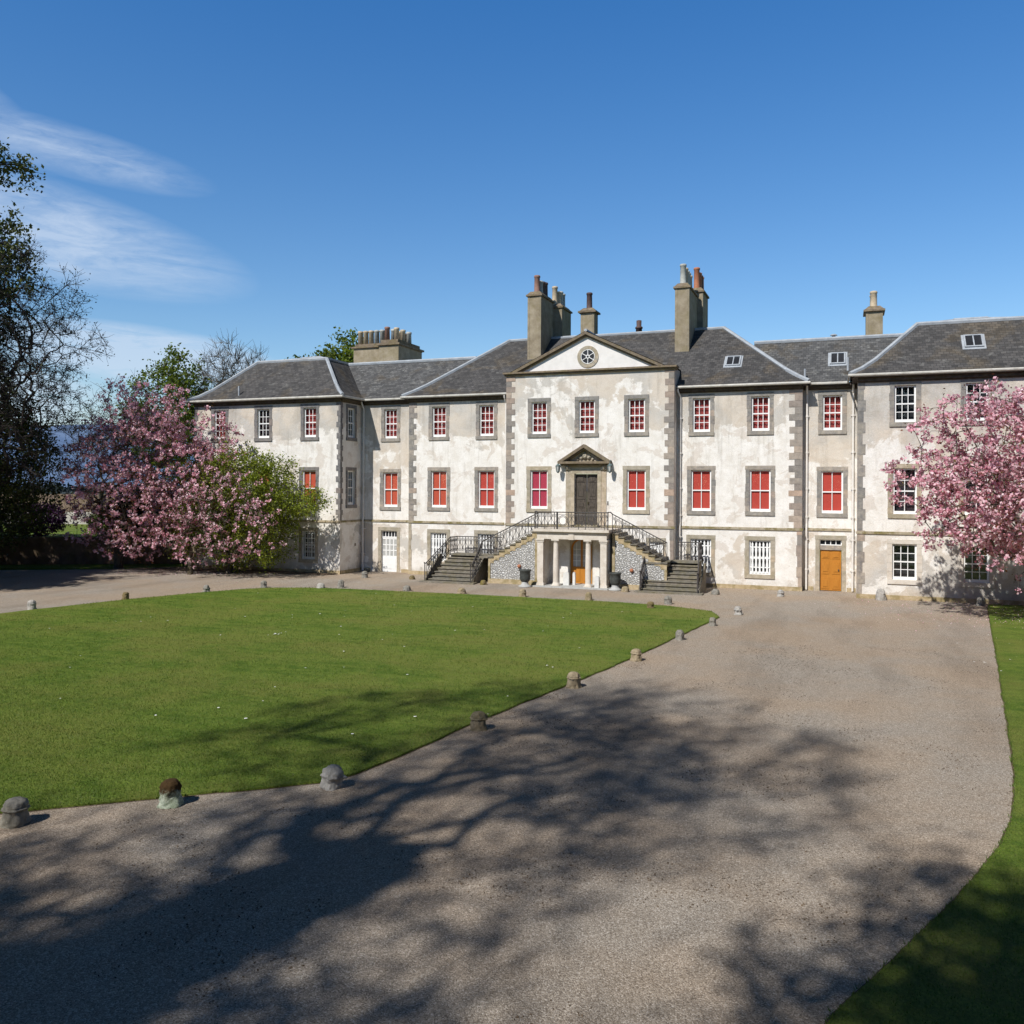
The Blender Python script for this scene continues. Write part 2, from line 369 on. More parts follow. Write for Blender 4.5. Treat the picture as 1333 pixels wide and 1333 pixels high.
def ring(name, poly, d, z, mat):
    g = grow_poly(poly, d if signed_area(poly) > 0 else -d)
    mb = MB(); n = len(poly)
    for i in range(n):
        a, b, c, e = poly[i], poly[(i+1)%n], g[(i+1)%n], g[i]
        mb.face([(a[0],a[1],z),(b[0],b[1],z),(c[0],c[1],z),(e[0],e[1],z)])
    tag(mb.build(name, mat), kind='structure')
ring('lawn_soil_edge', LAWN_S, .03, .005, M['soil'])
ring('side_lawn_soil_edge', RL_S, .035, .005, M['soil'])
sheet('lawn', LAWN_S, .035, M['grass'], .05)
sheet('side_lawn', RL_S, .035, M['grass'], .05)
sheet('left_grass_strip', resample(LG, .6, .05), .03, M['grass'], .05)
sheet('planting_bed', resample([(-40.5,41.0),(-33,41.9),(-27.6,42.65),(-27.3,43.35),(-38.2,43.35)], .4, .06), .045, M['soil'], .06)

# ------------------------------------------------------------------ house
HOUSE = empty('country_house', (-12.8,44.4,0), 'long three storey harled country house with slate roofs, red blinds and central pediment', 'house')
YW, YL, YF, YC = 43.4, 45.8, 45.2, 44.42
def FF(y): return lambda u, d, z: (u, y+d, z)            # frontage facing -Y
def FX(x): return lambda u, d, z: (x-d, u, z)            # side wall facing +X, u runs along Y
def FXN(x): return lambda u, d, z: (x+d, u, z)           # side wall facing -X

def wallp(mb, F, u0, u1, z0, z1, holes=(), rev=.24):
    us = sorted({u0,u1,*[h[0] for h in holes],*[h[1] for h in holes]}); zs = sorted({z0,z1,*[h[2] for h in holes],*[h[3] for h in holes]})
    for i in range(len(us)-1):
        for j in range(len(zs)-1):
            a,b,c,d = us[i],us[i+1],zs[j],zs[j+1]; mu, mz = (a+b)/2, (c+d)/2
            if any(h[0]<mu<h[1] and h[2]<mz<h[3] for h in holes): continue
            mb.face([F(a,0,c),F(b,0,c),F(b,0,d),F(a,0,d)])
    for a,b,c,d in holes:
        for p,q in (((a,c),(a,d)),((b,c),(b,d)),((a,c),(b,c)),((a,d),(b,d))):
            mb.face([F(p[0],0,p[1]),F(q[0],0,q[1]),F(q[0],rev,q[1]),F(p[0],rev,p[1])])

TOP = (7.95, 9.68); MID = (3.90, 6.00); GRD = (.80, 2.44)
WIN = []   # (F, cx, w, z0, z1, kind)
def window(F, cx, kind, glaz, wd, back, zz, mats='grey_stone', msur=.2, dtop=.2, sill=.2):
    z0, z1 = zz; u0, u1 = cx-wd/2, cx+wd/2
    fr = MB(); e = .075; bt = .13; dz = .10
    fr.fbox(F, u0, u0+e, dz, dz+.07, z0, z1); fr.fbox(F, u1-e, u1, dz, dz+.07, z0, z1)
    fr.fbox(F, u0+e, u1-e, dz, dz+.07, z1-e, z1); fr.fbox(F, u0+e, u1-e, dz-.01, dz+.07, z0, z0+bt)
    zm = z0 + (z1-z0)*.5
    cols, rows = glaz
    if kind != 'bars':
        fr.fbox(F, u0+e, u1-e, dz+.005, dz+.075, zm-.03, zm+.03)
        for i in range(1, cols):
            u = u0+e+(u1-u0-2*e)*i/cols; fr.fbox(F, u-.016, u+.016, dz+.02, dz+.06, z0+bt, z1-e)
        half = rows//2
        for (a, b) in ((z0+bt, zm-.03), (zm+.03, z1-e)):
            for j in range(1, half):
                z = a+(b-a)*j/half; fr.fbox(F, u0+e, u1-e, dz+.022, dz+.058, z-.015, z+.015)
    else:
        for i in range(1, cols):
            u = u0+e+(u1-u0-2*e)*i/cols; fr.fbox(F, u-.014, u+.014, dz+.02, dz+.06, z0+bt, z1-e)
        fr.fbox(F, u0+e, u1-e, dz+.01, dz+.065, zm-.025, zm+.025)
    w = fr.build('window', M['white'], HOUSE)
    g = MB(); g.face([F(u0+e,dz+.045,z0+bt),F(u1-e,dz+.045,z0+bt),F(u1-e,dz+.045,z1-e),F(u0+e,dz+.045,z1-e)]); g.build('glass', M['glass'], w)
    # stone margin of separate blocks, proud of the harl
    s = MB(); zb, zt = z0-sill, z1+dtop; pr = -.018
    zc = z0; k = 0
    while zc < z1-.02:
        h = min(random.uniform(.28,.45), z1-zc)
        if z1-zc-h < .15: h = z1-zc
        wl = msur+random.uniform(-.015,.03); wr = msur+random.uniform(-.015,.03); p = pr+random.uniform(-.004,.004)
        s.fbox(F, u0-wl, u0-.002, p, .10, zc+.004, zc+h-.004); s.fbox(F, u1+.002, u1+wr, p, .10, zc+.004, zc+h-.004); zc += h; k += 1
    s.fbox(F, u0-msur-.02, u1+msur+.02, pr-.004, .10, z1+.003, zt)
    s.fbox(F, u0-msur-.01, u1+msur+.01, pr-.045, .12, z0-sill, z0-.003)
    s.build('surround', M[mats], w)
    if kind == 'bars':
        # white painted wavy slats on the inside
        b = MB(); n = 5
        for i in range(n):
            u = u0+e+(u1-u0-2*e)*(i+.5)/n
            pts = []
            zz0, zz1 = z0+.06, z1-.10
            K = 17
            for q in range(K):
                z = zz0+(zz1-zz0)*q/(K-1); ww = .040+.020*math.cos(q*math.pi/4)**2
                if q == K-1: ww = .008
                pts.append((z, ww))
            poly = [(u-ww, z) for z, ww in pts] + [(u+ww, z) for z, ww in reversed(pts)]
            b.fprism(F, poly, dz-.05, dz-.025)
        for z in (z0+.35, zm-.05, z1-.35): b.fbox(F, u0+.01, u1-.01, dz-.024, dz-.005, z-.03, z+.03)
        b.build('slatted_bars', M['white'], w)
    if kind == 'grille':
        b = MB()
        for i in range(6):
            u = u0+(u1-u0)*(i+.5)/6; b.fbox(F, u-.012, u+.012, .02, .045, z0+.01, z1-.01)
        for j in range(6):
            z = z0+(z1-z0)*(j+.5)/6; b.fbox(F, u0, u1, .012, .02, z-.012, z+.012)
        b.build('grille', M['white'], w)
    # blind / curtain / dark room
    bk = MB(); dd = .30 if back != 'dark_in' else .38
    if back == 'curtain':
        n = 26; base = u0-.05
        for i in range(n):
            a = base+(wd+.1)*i/n; c = base+(wd+.1)*(i+1)/n; da = dd+.025*math.sin(i*1.9); dc = dd+.025*math.sin((i+1)*1.9)
            bk.face([F(a,da,z0-.05),F(c,dc,z0-.05),F(c,dc,z1+.05),F(a,da,z1+.05)])
        bk.build('curtain', M['curtain'], w)
    elif back == 'dark_in':
        bk.fbox(F, u0-.05, u1+.05, dd, dd+.03, z0-.05, z1+.05); bk.build('dark_backing', M['dark_in'], w)
    else:
        bk.fbox(F, u0+.04, u1-.04, .19, .20, z0+.06, z1); bk.fbox(F, u0+.04, u1-.04, .183, .205, z0+.05, z0+.075)
        bk.build('blind', M[back], w)
    return (u0, u1, z0, z1)

# left wing
hl = []
for i, cx in enumerate((-35.75, -32.55, -29.28)):
    hl.append(window(FF(YW), cx, 'sash', (3,4), .86, 'dark_in' if i == 1 else 'curtain', TOP, 'darkquoin'))
    hl.append(window(FF(YW), cx-.05, 'sash', (2,2), .94, 'blind_orange', MID, 'darkquoin'))
    hl.append(window(FF(YW), cx-.05, 'grille', (3,4), .90, 'dark_in', (.80,2.45), 'tan_stone'))
hs = [window(FX(-27.2), 44.58, 'sash', (3,4), .80, 'dark_in', TOP, 'darkquoin', .17), window(FX(-27.2), 44.58, 'sash', (3,4), .80, 'dark_in', (4.0,6.0), 'darkquoin', .17)]
mb = MB(); wallp(mb, FF(YW), -37.65, -27.2, -.05, 10.25, hl); wallp(mb, FX(-27.2), YW, 47, -.05, 10.25, hs); wallp(mb, FXN(-37.65), YW, 57, -.05, 10.25); wallp(mb, FF(57), -37.65, -27.2, -.05, 10.25)
mb.build('wall', M['harl_wing'], HOUSE)
# right wing
hr = []
for i, cx in enumerate((2.54, 5.45, 8.4)):
    hr.append(window(FF(YW), cx, 'sash', (3,4), .90, 'dark_in', (8.10,9.78), 'grey_stone'))
    hr.append(window(FF(YW), cx, 'sash', (2,4), 1.0, 'dark_in', (3.92,6.0), 'tan_stone'))
    hr.append(window(FF(YW), cx, 'sash', (3,4), 1.02, 'dark_in', (.92,2.55), 'portico'))
mb = MB(); wallp(mb, FF(YW), .54, 11.0, -.05, 10.3, hr); wallp(mb, FXN(.54), YW, 47, -.05, 10.3); wallp(mb, FX(11.0), YW, 57, -.05, 10.3)
mb.build('wall', M['harl_right'], HOUSE)
# links
mb = MB()
h = [window(FF(YL), -25.25, 'sash', (3,4), .86, 'curtain', TOP), window(FF(YL), -25.25, 'sash', (2,2), .98, 'blind_orange', (3.88,5.93)), (-25.85,-24.80,-.02,2.46)]
wallp(mb, FF(YL), -27.2, -23.7, -.05, 10.25, h); mb.build('wall', M['harl_link'], HOUSE); mb = MB()
h = [window(FF(YL), -.60, 'sash', (3,4), .90, 'curtain', TOP), window(FF(YL), -.60, 'sash', (2,2), 1.02, 'blind_red', (3.85,5.95)), (-1.16,-.14,-.02,2.55)]
wallp(mb, FF(YL), -1.98, .54, -.05, 10.25, h)
mb.build('wall', M['harl_link'], HOUSE)
# centre flanks
mb = MB(); h = []
for i, cx in enumerate((-21.78, -18.83)):
    h.append(window(FF(YF), cx, 'sash', (3,4), .88, 'curtain', TOP)); h.append(window(FF(YF), cx, 'sash', (2,2), 1.0, 'blind_orange' if i == 0 else 'blind_red', MID)); h.append(window(FF(YF), cx, 'bars', (3,4), 1.0, 'dark_in', GRD, 'tan_stone'))
wallp(mb, FF(YF), -23.7, -17.33, -.05, 10.25, h); wallp(mb, FXN(-23.7), YF, 46, -.05, 10.25); mb.build('wall', M['harl_centre'], HOUSE); mb = MB()
h = []
for i, cx in enumerate((-6.9, -3.98)):
    h.append(window(FF(YF), cx, 'sash', (3,4), .88, 'curtain', TOP)); h.append(window(FF(YF), cx, 'sash', (2,2), 1.02, 'blind_red', MID)); h.append(window(FF(YF), cx, 'bars', (3,4), 1.04, 'dark_in', (.75,2.46), 'tan_stone'))
wallp(mb, FF(YF), -8.15, -1.98, -.05, 10.25, h)
wallp(mb, FX(-1.98), YF, 46, -.05, 10.25)
mb.build('wall', M['harl_centre'], HOUSE)
# frontispiece
mb = MB(); h = []
for i, cx in enumerate((-15.43, -12.77, -10.1)):
    h.append(window(FF(YC), cx, 'sash', (3,4), .88, 'curtain', TOP))
    if i != 1: h.append(window(FF(YC), cx, 'sash', (2,2), 1.0, 'blind_crimson' if i == 0 else 'blind_red', (3.92,6.0), 'tan_stone'))
h += [(-13.42,-12.16,2.97,5.8)]
h.append(window(FF(YC), -9.05, 'bars', (3,2), .7, 'dark_in', (.9,2.3), 'tan_stone', .14))
wallp(mb, FF(YC), -17.33, -8.15, -.05, 11.2, h); wallp(mb, FXN(-17.33), YC, 46, -.05, 11.2); wallp(mb, FX(-8.15), YC, 46, -.05, 11.2)
mb.build('wall', M['harl_front'], HOUSE)
# pediment
AX = -12.82
mb = MB(); mb.hexa([(-16.75,YC+.03,11.3),(-8.89,YC+.03,11.3),(AX,YC+.03,13.12)], [(-16.75,YC+.3,11.3),(-8.89,YC+.3,11.3),(AX,YC+.3,13.12)])
ped = mb.build('pediment', M['ped'], HOUSE)
mb = MB(); mb.fbox(FF(YC), -17.48, -8.0, -.22, .5, 11.22, 11.31); mb.fbox(FF(YC), -17.42, -8.06, -.12, .5, 11.13, 11.22)
for sx in (-1, 1):
    bx = -17.0 if sx < 0 else -8.64
    dx, dz = AX-bx, 13.30-11.31; L = math.hypot(dx, dz); nx, nz = -dz/L*.14*(1 if dx > 0 else -1), abs(dx)/L*.14
    mb.fprism(FF(YC), [(bx,11.315),(AX,13.30),(AX,13.30-.15),(bx+sx*-.32,11.315)], -.20, .3)
    mb.fprism(FF(YC), [(bx+sx*-.32,11.318),(AX,13.148),(AX,13.05),(bx+sx*-.52,11.318)], -.08, .3)
mb.build('cornice', M['cornice'], ped)
rw = MB(); n = 28
for i in range(n):
    a0, a1 = 2*math.pi*i/n, 2*math.pi*(i+1)/n; cx, cz = -12.73, 11.98
    q = [(.40,-.03),(.58,-.03)]
    b = [(cx+r*math.cos(a), YC-.01+0, cz+r*math.sin(a)) for r, a in ((.40,a0),(.58,a0),(.58,a1),(.40,a1))]
    rw.hexa(b, [(x,YC+.06,z) for x,y,z in b])
wo = rw.build('round_window', M['tan_stone'], HOUSE)
gl = MB(); gl.face([(cx+.41*math.cos(2*math.pi*i/n), YC+.020, cz+.41*math.sin(2*math.pi*i/n)) for i in range(n)]); gl.build('glass', M['dark_in'], wo)
sp = MB()
for i in range(6):
    a = math.pi/2+i*math.pi/3; sp.tube([(cx+.05*math.cos(a),YC+.005,cz+.05*math.sin(a)),(cx+.39*math.cos(a),YC+.005,cz+.39*math.sin(a))], .022, 5)
for rr, th in ((.37,.022),(.09,.02)): sp.tube([(cx+rr*math.cos(2*math.pi*i/24),YC+.005,cz+rr*math.sin(2*math.pi*i/24)) for i in range(25)], th, 5)
sp.build('glazing_bars', M['white'], wo)

# quoins
def quoins(F, u, side, z0, z1, mat, wl=.50, ws=.30, depthret=None, hq=.315):
    mb = MB(); z = z0; k = 0
    while z < z1-.08:
        hh = min(hq*random.uniform(.92,1.08), z1-z); w = (wl if k % 2 else ws)+random.uniform(-.03,.03); p = -.02+random.uniform(-.005,.005)
        a, b = (u, u+w) if side > 0 else (u-w, u)
        mb.fbox(F, a, b, p, .1, z+.005, z+hh-.005); z += hh; k += 1
    return mb.build('quoins', M[mat], HOUSE)
quoins(FF(YC), -17.335, 1, 3.1, 11.1, 'quoin'); quoins(FF(YC), -8.145, -1, 3.1, 11.1, 'quoin')
quoins(FF(YF), -23.705, 1, 3.1, 10.1, 'grey_stone'); quoins(FF(YF), -1.975, -1, 3.1, 10.1, 'quoin', .62, .36)
quoins(FF(YW), -27.195, -1, 3.1, 10.1, 'darkquoin', .26, .16); quoins(FX(-27.2), YW-.002, 1, 3.1, 10.1, 'darkquoin', .26, .16)
quoins(FF(YW), .535, 1, 0.2, 10.1, 'grey_stone', .32, .22, None, .5); quoins(FF(YW), -37.655, 1, 3.1, 10.1, 'darkquoin', .26, .18)
quoins(FF(YC), -8.145, -1, .2, 2.95, 'quoin', .22, .2, None, .55); quoins(FF(YF), -1.975, -1, .2, 2.95, 'quoin', .26, .2, None, .5); quoins(FF(YF), -23.705, 1, .2, 2.95, 'tan_stone', .2, .18, None, .6)

# string course, plinth
sc = MB(); pl = MB()
for F, a, b in ((FF(YW),-37.7,-27.14),(FX(-27.2),43.46,45.72),(FF(YL),-27.12,-23.78),(FF(YF),-23.76,-17.41),(FF(YC),-17.39,-8.09),(FF(YF),-8.07,-1.92),(FF(YL),-1.9,.46),(FF(YW),.48,11.05)):
    sc.fbox(F, a, b, -.06, .05, 2.98, 3.06); sc.fbox(F, a+.015, b-.015, -.03, .05, 3.062, 3.10); 
for F, a, b in ((FF(YW),-37.68,-27.17),(FF(YF),-23.73,-17.38),(FF(YF),-8.1,-1.95),(FF(YW),.51,11.02)): pl = MB(); pl.fbox(F, a, b, -.03, .05, -.05, .2); pl.build('plinth', M['stairstone'], HOUSE)
pl = MB()
for F, a, b in ((FX(-27.2),43.38,45.75),(FF(YL),-1.9,-1.45),(FF(YL),.1,.5),(FF(YL),-24.5,-23.75)): pl = MB(); pl.fbox(F, a, b, -.03, .05, -.05, .2); pl.build('plinth', M['stairstone'], HOUSE)
sc.build('string_course', M['string'], HOUSE)
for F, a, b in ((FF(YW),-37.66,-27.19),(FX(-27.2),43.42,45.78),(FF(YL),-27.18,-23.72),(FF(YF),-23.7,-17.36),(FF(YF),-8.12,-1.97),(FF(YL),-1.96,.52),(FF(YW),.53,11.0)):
    fz = MB(); fz.fbox(F, a, b, -.14, .05, 10.02, 10.22); fz.fbox(F, a, b, -.05, .05, 9.95, 10.018); fz.build('eaves_cornice', M['eavestone'], HOUSE)  # cornice strip carries the painted shadow line below the gutter

# roofs
def strip(mb, a, b, w=.16, up=.05):
    a, b = Vector(a), Vector(b); mb.tube([a+Vector((0,0,up*.3)), b+Vector((0,0,up*.3))], w*.55, 6)
def hip(name, x0, x1, y0, y1, prof, matn, deck=False):
    mb = MB(); ld = MB(); R_ = []
    for d, z in prof:
        yy0, yy1 = y0+d, y1-d
        if yy1 < yy0: yy0 = yy1 = (y0+y1)/2
        R_.append([(x0+d*(1 if d < 4.4 else .93),yy0,z),(x1-d*(1 if d<4.4 else .93),yy0,z),(x1-d*(1 if d<4.4 else .93),yy1,z),(x0+d*(1 if d<4.4 else .93),yy1,z)])
    for k in range(len(R_)-1):
        a, b = R_[k], R_[k+1]; lead = deck and k == len(R_)-2
        for i in range(4):
            j = (i+1)%4; (ld if lead else mb).face([a[i],a[j],b[j],b[i]])
            strip(ld, a[i], b[i], .2 if not lead else .1)
            if lead: strip(ld, a[i], a[j], .2)
    t = R_[-1]; (ld if deck else mb).face(t)
    strip(ld, t[0], t[1]); 
    if deck:
        strip(ld, t[1], t[2]); strip(ld, t[0], t[3])
    # soffit
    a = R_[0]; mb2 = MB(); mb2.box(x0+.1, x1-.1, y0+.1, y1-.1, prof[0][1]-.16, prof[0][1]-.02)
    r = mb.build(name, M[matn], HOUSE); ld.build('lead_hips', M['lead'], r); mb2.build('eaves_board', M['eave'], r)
    return r
PC = [(0,10.30),(.5,10.60),(1.1,11.02),(5.1,14.07)]
PW = [(0,10.30),(.5,10.58),(1.1,11.05),(3.0,12.93),(5.2,13.42)]
hip('roof', -24.02, -1.66, 44.88, 55.08, PC, 'slate')
hip('roof', -37.97, -26.88, 43.08, 57.3, PW, 'slate', True)
hip('roof', .2, 11.33, 43.08, 57.3, [(d, z+.04) for d, z in PW], 'slate', True)
for xa, xb in ((-31.0,-20.9),(-4.6,4.4)):
    mb = MB(); ld = MB(); P_ = [(45.48,10.29),(46.0,10.58),(46.6,10.98),(48.5,12.86)]
    for (ya,za),(yb,zb) in zip(P_, P_[1:]): mb.face([(xa,ya,za),(xb,ya,za),(xb,yb,zb),(xa,yb,zb)])
    ld.face([(xa,48.5,12.86),(xb,48.5,12.86),(xb,50.3,13.06),(xa,50.3,13.06)]); ld.face([(xa,50.3,13.06),(xb,50.3,13.06),(xb,54,12.5),(xa,54,12.5)])
    strip(ld, (xa,48.5,12.88), (xb,48.5,12.88), .2)
    for i in range(14): x = xa+(xb-xa)*(i+.5)/14; ld.tube([(x,48.5,12.9),(x,50.3,13.1)], .04, 5)
    r = mb.build('roof', M['slate_link'], HOUSE); ld.build('lead_ridge', M['lead'], r)
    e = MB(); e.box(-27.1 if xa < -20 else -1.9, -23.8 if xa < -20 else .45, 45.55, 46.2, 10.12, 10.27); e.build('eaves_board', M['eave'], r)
# pediment roof
mb = MB(); ld = MB()
mb.face([(-17.05,YC-.16,11.33),(AX,YC-.16,13.33),(AX,51,13.33),(-17.05,51,11.33)]); mb.face([(-8.6,YC-.16,11.33),(AX,YC-.16,13.33),(AX,51,13.33),(-8.6,51,11.33)])
mb.face([(-17.33,YC,11.3),(-8.15,YC,11.3),(-8.15,47,11.3),(-17.33,47,11.3)])
strip(ld, (AX,YC-.15,13.35), (AX,48.9,13.35), .16); strip(ld, (-14.3,YC+.9,12.66),(-15.3,YC+2.9,12.4),.14)
r = mb.build('roof', M['slate'], HOUSE); ld.build('lead_ridge', M['lead'], r)

# gutters and downpipes
def gutter(pts): 
    mb = MB(); mb.tube(pts, .065, 8); 
    o = mb.build('gutter', M['gutter'], HOUSE)
gutter([(-38.02,43.02,10.24),(-26.83,43.02,10.24),(-26.83,45.45,10.24),(-24.08,45.45,10.24),(-24.08,44.83,10.24),(-17.4,44.83,10.24)])
gutter([(-8.1,44.83,10.24),(-1.6,44.83,10.24),(-1.6,45.45,10.24),(.12,45.45,10.24),(.12,43.02,10.28),(11.4,43.02,10.28)])
gutter([(-38.02,43.02,10.24),(-38.02,57,10.24)])
def pipe(x, y, offs=None, zt=10.15, zb=0):
    mb = MB(); p = [(x,y-.38,zt),(x,y-.34,zt-.12),(x,y-.10,zt-.42),(x,y-.10,3.3),(x+.0,y-.16,3.05),(x,y-.14,zb+.05)]
    if offs: p[0] = (x+offs,y-.38,zt); p[1] = (x+offs,y-.34,zt-.12)
    mb.tube(p, .05, 8)
    for z in (8.6,6.8,5.0,3.6,2.5,1.0): mb.tube([(x,y-(.10 if z > 3.2 else .145),z),(x,y-(.10 if z>3.2 else .145),z+.1)], .07, 8); mb.box(x-.10,x+.10,y-.08 if z>3.2 else y-.13,y+.01,z+.03,z+.07)
    mb.build('downpipe', M['pipe'], HOUSE)
pipe(-27.02,YL); pipe(-17.62,YF); pipe(-7.95,YF,-.1); pipe(-1.78,YL); pipe(.36,YL)
# second dark pipe beside centre block
mb = MB(); mb.tube([(-17.42,YF-.07,10.1),(-17.42,YF-.07,3.1)], .035, 6); mb.build('downpipe', M['iron'], HOUSE)

# chimneys
def chimney(x0,x1,y0,y1,z0,z1, pots, cap=.09, mat='chim', tall=.95):
    mb = MB(); mb.box(x0,x1,y0,y1,z0,z1)
    # dressed corner strips
    for (a,b) in ((x0,x0+.12),(x1-.12,x1)): mb.box(a-.004,b+.004,y0-.012,y0+.1,z0,z1-.003)
    mb.box(x1-.1,x1+.012,y0-.004,y0+.14,z0,z1-.004); mb.box(x1-.1,x1+.012,y1-.14,y1+.004,z0,z1-.004)
    c = mb.build('chimney', M[mat], HOUSE)
    m2 = MB(); m2.box(x0-cap,x1+cap,y0-cap,y1+cap,z1,z1+.10); 
    m2.hexa([(x0-cap*.6,y0-cap*.6,z1+.10),(x1+cap*.6,y0-cap*.6,z1+.10),(x1+cap*.6,y1+cap*.6,z1+.10),(x0-cap*.6,y1+cap*.6,z1+.10)],[(x0+.12,y0+.12,z1+.3),(x1-.12,y0+.12,z1+.3),(x1-.12,y1-.12,z1+.3),(x0+.12,y1-.12,z1+.3)])
    m2.build('cap', M['cornice'], c)
    m3 = MB(); m3.box(x0-.1,x1+.1,y0-.1,y1+.1,z0-.5,z0+.12); m3.box(x0-.2,x1+.2,y0-.45,y0-.05,z0-.45,z0-.28)
    m3.build('lead_base', M['lead'], c)
    for (px,py,mt,h) in pots:
        m4 = MB(); m4.lathe(px,py,[(.21,0),(.20,.12),(.175,.2),(.16,h-.14),(.185,h-.12),(.19,h-.04),(.16,h),(.12,h-.02)],14,z0=z1+.15); m4.build('chimney_pot', M[mt], c, True)
chimney(-17.42,-16.6,48.0,50.25,12.3,16.25, [(-17.0,48.45,'pot_dull',1.15),(-17.0,49.0,'pot_grey',.95),(-17.0,49.45,'pot_dark',1.0),(-17.0,49.9,'pot_dark',1.05)])
chimney(-17.1,-16.2,50.75,52.6,12.5,16.05, [(-16.75,51.05,'pot_buff',1.25),(-16.65,51.45,'pot_buff',1.0),(-16.65,51.85,'pot_grey',1.1),(-16.65,52.3,'pot_grey',1.05)])
chimney(-8.79,-8.02,48.0,50.7,12.3,16.05, [(-8.42,48.4,'pot_grey',1.25),(-8.40,48.9,'pot_buff',1.15),(-8.40,49.35,'pot_grey',1.1),(-8.40,49.8,'pot_grey',1.1),(-8.40,50.3,'pot_buff',1.05)])
chimney(-8.5,-7.75,51.1,53.0,12.6,16.45, [(-8.15,51.4,'pot_red',1.35),(-8.1,51.85,'pot_red',1.15),(-8.1,52.3,'pot_dark',1.1),(-8.1,52.7,'pot_red',1.1)])
chimney(-14.72,-13.9,49.8,50.6,13.8,15.45, [(-14.3,50.2,'pot_dark',1.1)], .14)
chimney(.98,1.78,49.0,50.3,12.8,14.3, [(1.35,49.3,'pot_buff',.95),(1.35,49.9,'pot_buff',.9)], .12)
mb = MB(); mb.lathe(-11.7,52,[(.2,0),(.19,.5),(.23,.52),(.23,.6),(.15,.66),(.16,1.0),(.1,1.02)],12,z0=14.2); mb.build('chimney_pot', M['pot_dark'], HOUSE, True)
# wide stack on the left link
mb = MB(); mb.box(-29.75,-26.45,49.0,51.9,12.4,14.0); mb.box(-27.75,-26.35,48.75,52.0,12.4,14.05)
c = mb.build('chimney', M['chim'], HOUSE)
mb = MB(); mb.box(-29.87,-26.33,48.88,52.02,14.0,14.1); mb.box(-27.87,-26.23,48.63,52.12,14.052,14.17); mb.box(-29.7,-26.5,49.1,51.8,14.1,14.28); mb.box(-27.65,-26.45,48.85,51.9,14.17,14.42); mb.build('cap', M['cornice'], c)
mb = MB(); mb.box(-29.85,-26.3,48.85,52.05,12.3,12.98); mb.build('lead_base', M['lead'], c)
for i in range(5):
    m4 = MB(); m4.lathe(-29.45+i*.40,49.35,[(.17,0),(.155,.82),(.18,.84),(.18,.94),(.13,.96)],12,z0=14.2); m4.build('chimney_pot', M[['pot_buff','pot_buff','pot_buff','pot_grey','pot_grey'][i]], c, True)
for i in range(7):
    m4 = MB(); m4.lathe(-27.35+(i%2)*.45,49.1+i*.42,[(.18,0),(.155,.74),(.18,.76),(.18,.88),(.13,.9)],12,z0=14.38); m4.build('chimney_pot', M[['pot_dull','pot_buff','pot_grey','pot_buff','pot_buff','pot_grey','pot_dark'][i]], c, True)

# skylights
def skylight(x0,x1,ya,yb,za,zb,n=2):
    def F(u, d, w): # u x, w 0..1 up the slope, d below
        L = math.hypot(yb-ya, zb-za); ny, nz = -(zb-za)/L, (yb-ya)/L
        return (u, ya+(yb-ya)*w-ny*d, za+(zb-za)*w-nz*d)
    mb = MB(); mb.fbox(F, x0-.07,x1+.07,-.10,.2,-.10,.0); mb.fbox(F,x0-.07,x1+.07,-.10,.2,1.0,1.1); mb.fbox(F,x0-.07,x0,-.10,.2,0,1); mb.fbox(F,x1,x1+.07,-.10,.2,0,1)
    for i in range(1,n): u = x0+(x1-x0)*i/n; mb.fbox(F,u-.025,u+.025,-.09,.1,0,1)
    s = mb.build('skylight', M['lead'], HOUSE)
    g = MB(); g.fbox(F,x0,x1,-.05,.1,.0,1.0); g.build('glass', M['dark_in'], s)
    l = MB(); l.fbox(F,x0-.16,x1+.16,-.03,.1,-.25,1.2); l.build('lead_surround', M['lead'], s)
def zc(y, o=44.88): 
    d = y-o; return 11.02+(d-1.1)*.7625
skylight(-5.82,-5.2,46.55,47.2,zc(46.55),zc(47.2)); 
zl = lambda y: 10.98+(y-46.6)*.989
skylight(-.68,-.08,47.0,47.55,zl(47.0),zl(47.55)); zw = lambda y: 11.09+(y-44.18)*.989
skylight(5.15,5.8,44.65,45.2,zw(44.65),zw(45.2))
for i, (x,y,z) in enumerate([(-1.9,45.9,10.4),(.1,44.6,10.7),(-34.5,43.6,10.5)]):
    mb = MB(); mb.tube([(x,y,z),(x,y,z+.65)], .05, 8); mb.build('vent_pipe', M['lead'], HOUSE)
mb = MB(); mb.tube([(-.6,49.6,12.9),(-.6,49.6,13.25)], .09, 8); mb.tube([(-.6,49.6,13.25),(-.6,49.6,13.32)], [.2,.12], 8); mb.build('vent_pipe', M['lead'], HOUSE)

# ---- doors
def panel_door(mb, F, u0,u1,z0,z1,d, cols, rows, inset=.02):
    mb.fbox(F,u0,u1,d,d+.05,z0,z1)
    w = (u1-u0)/cols; 
    zz = z0
    for j, rh in enumerate(rows):
        hgt = (z1-z0)*rh
        for i in range(cols):
            a = u0+w*i+w*.14; b = u0+w*(i+1)-w*.14; c = zz+hgt*.12; e = zz+hgt*.88
            mb.fbox(F,a,b,d-.022,d,c,e); mb.fbox(F,a+(b-a)*.18,b-(b-a)*.18,d-.045,d-.022,c+(e-c)*.2,e-(e-c)*.2)
        zz += hgt
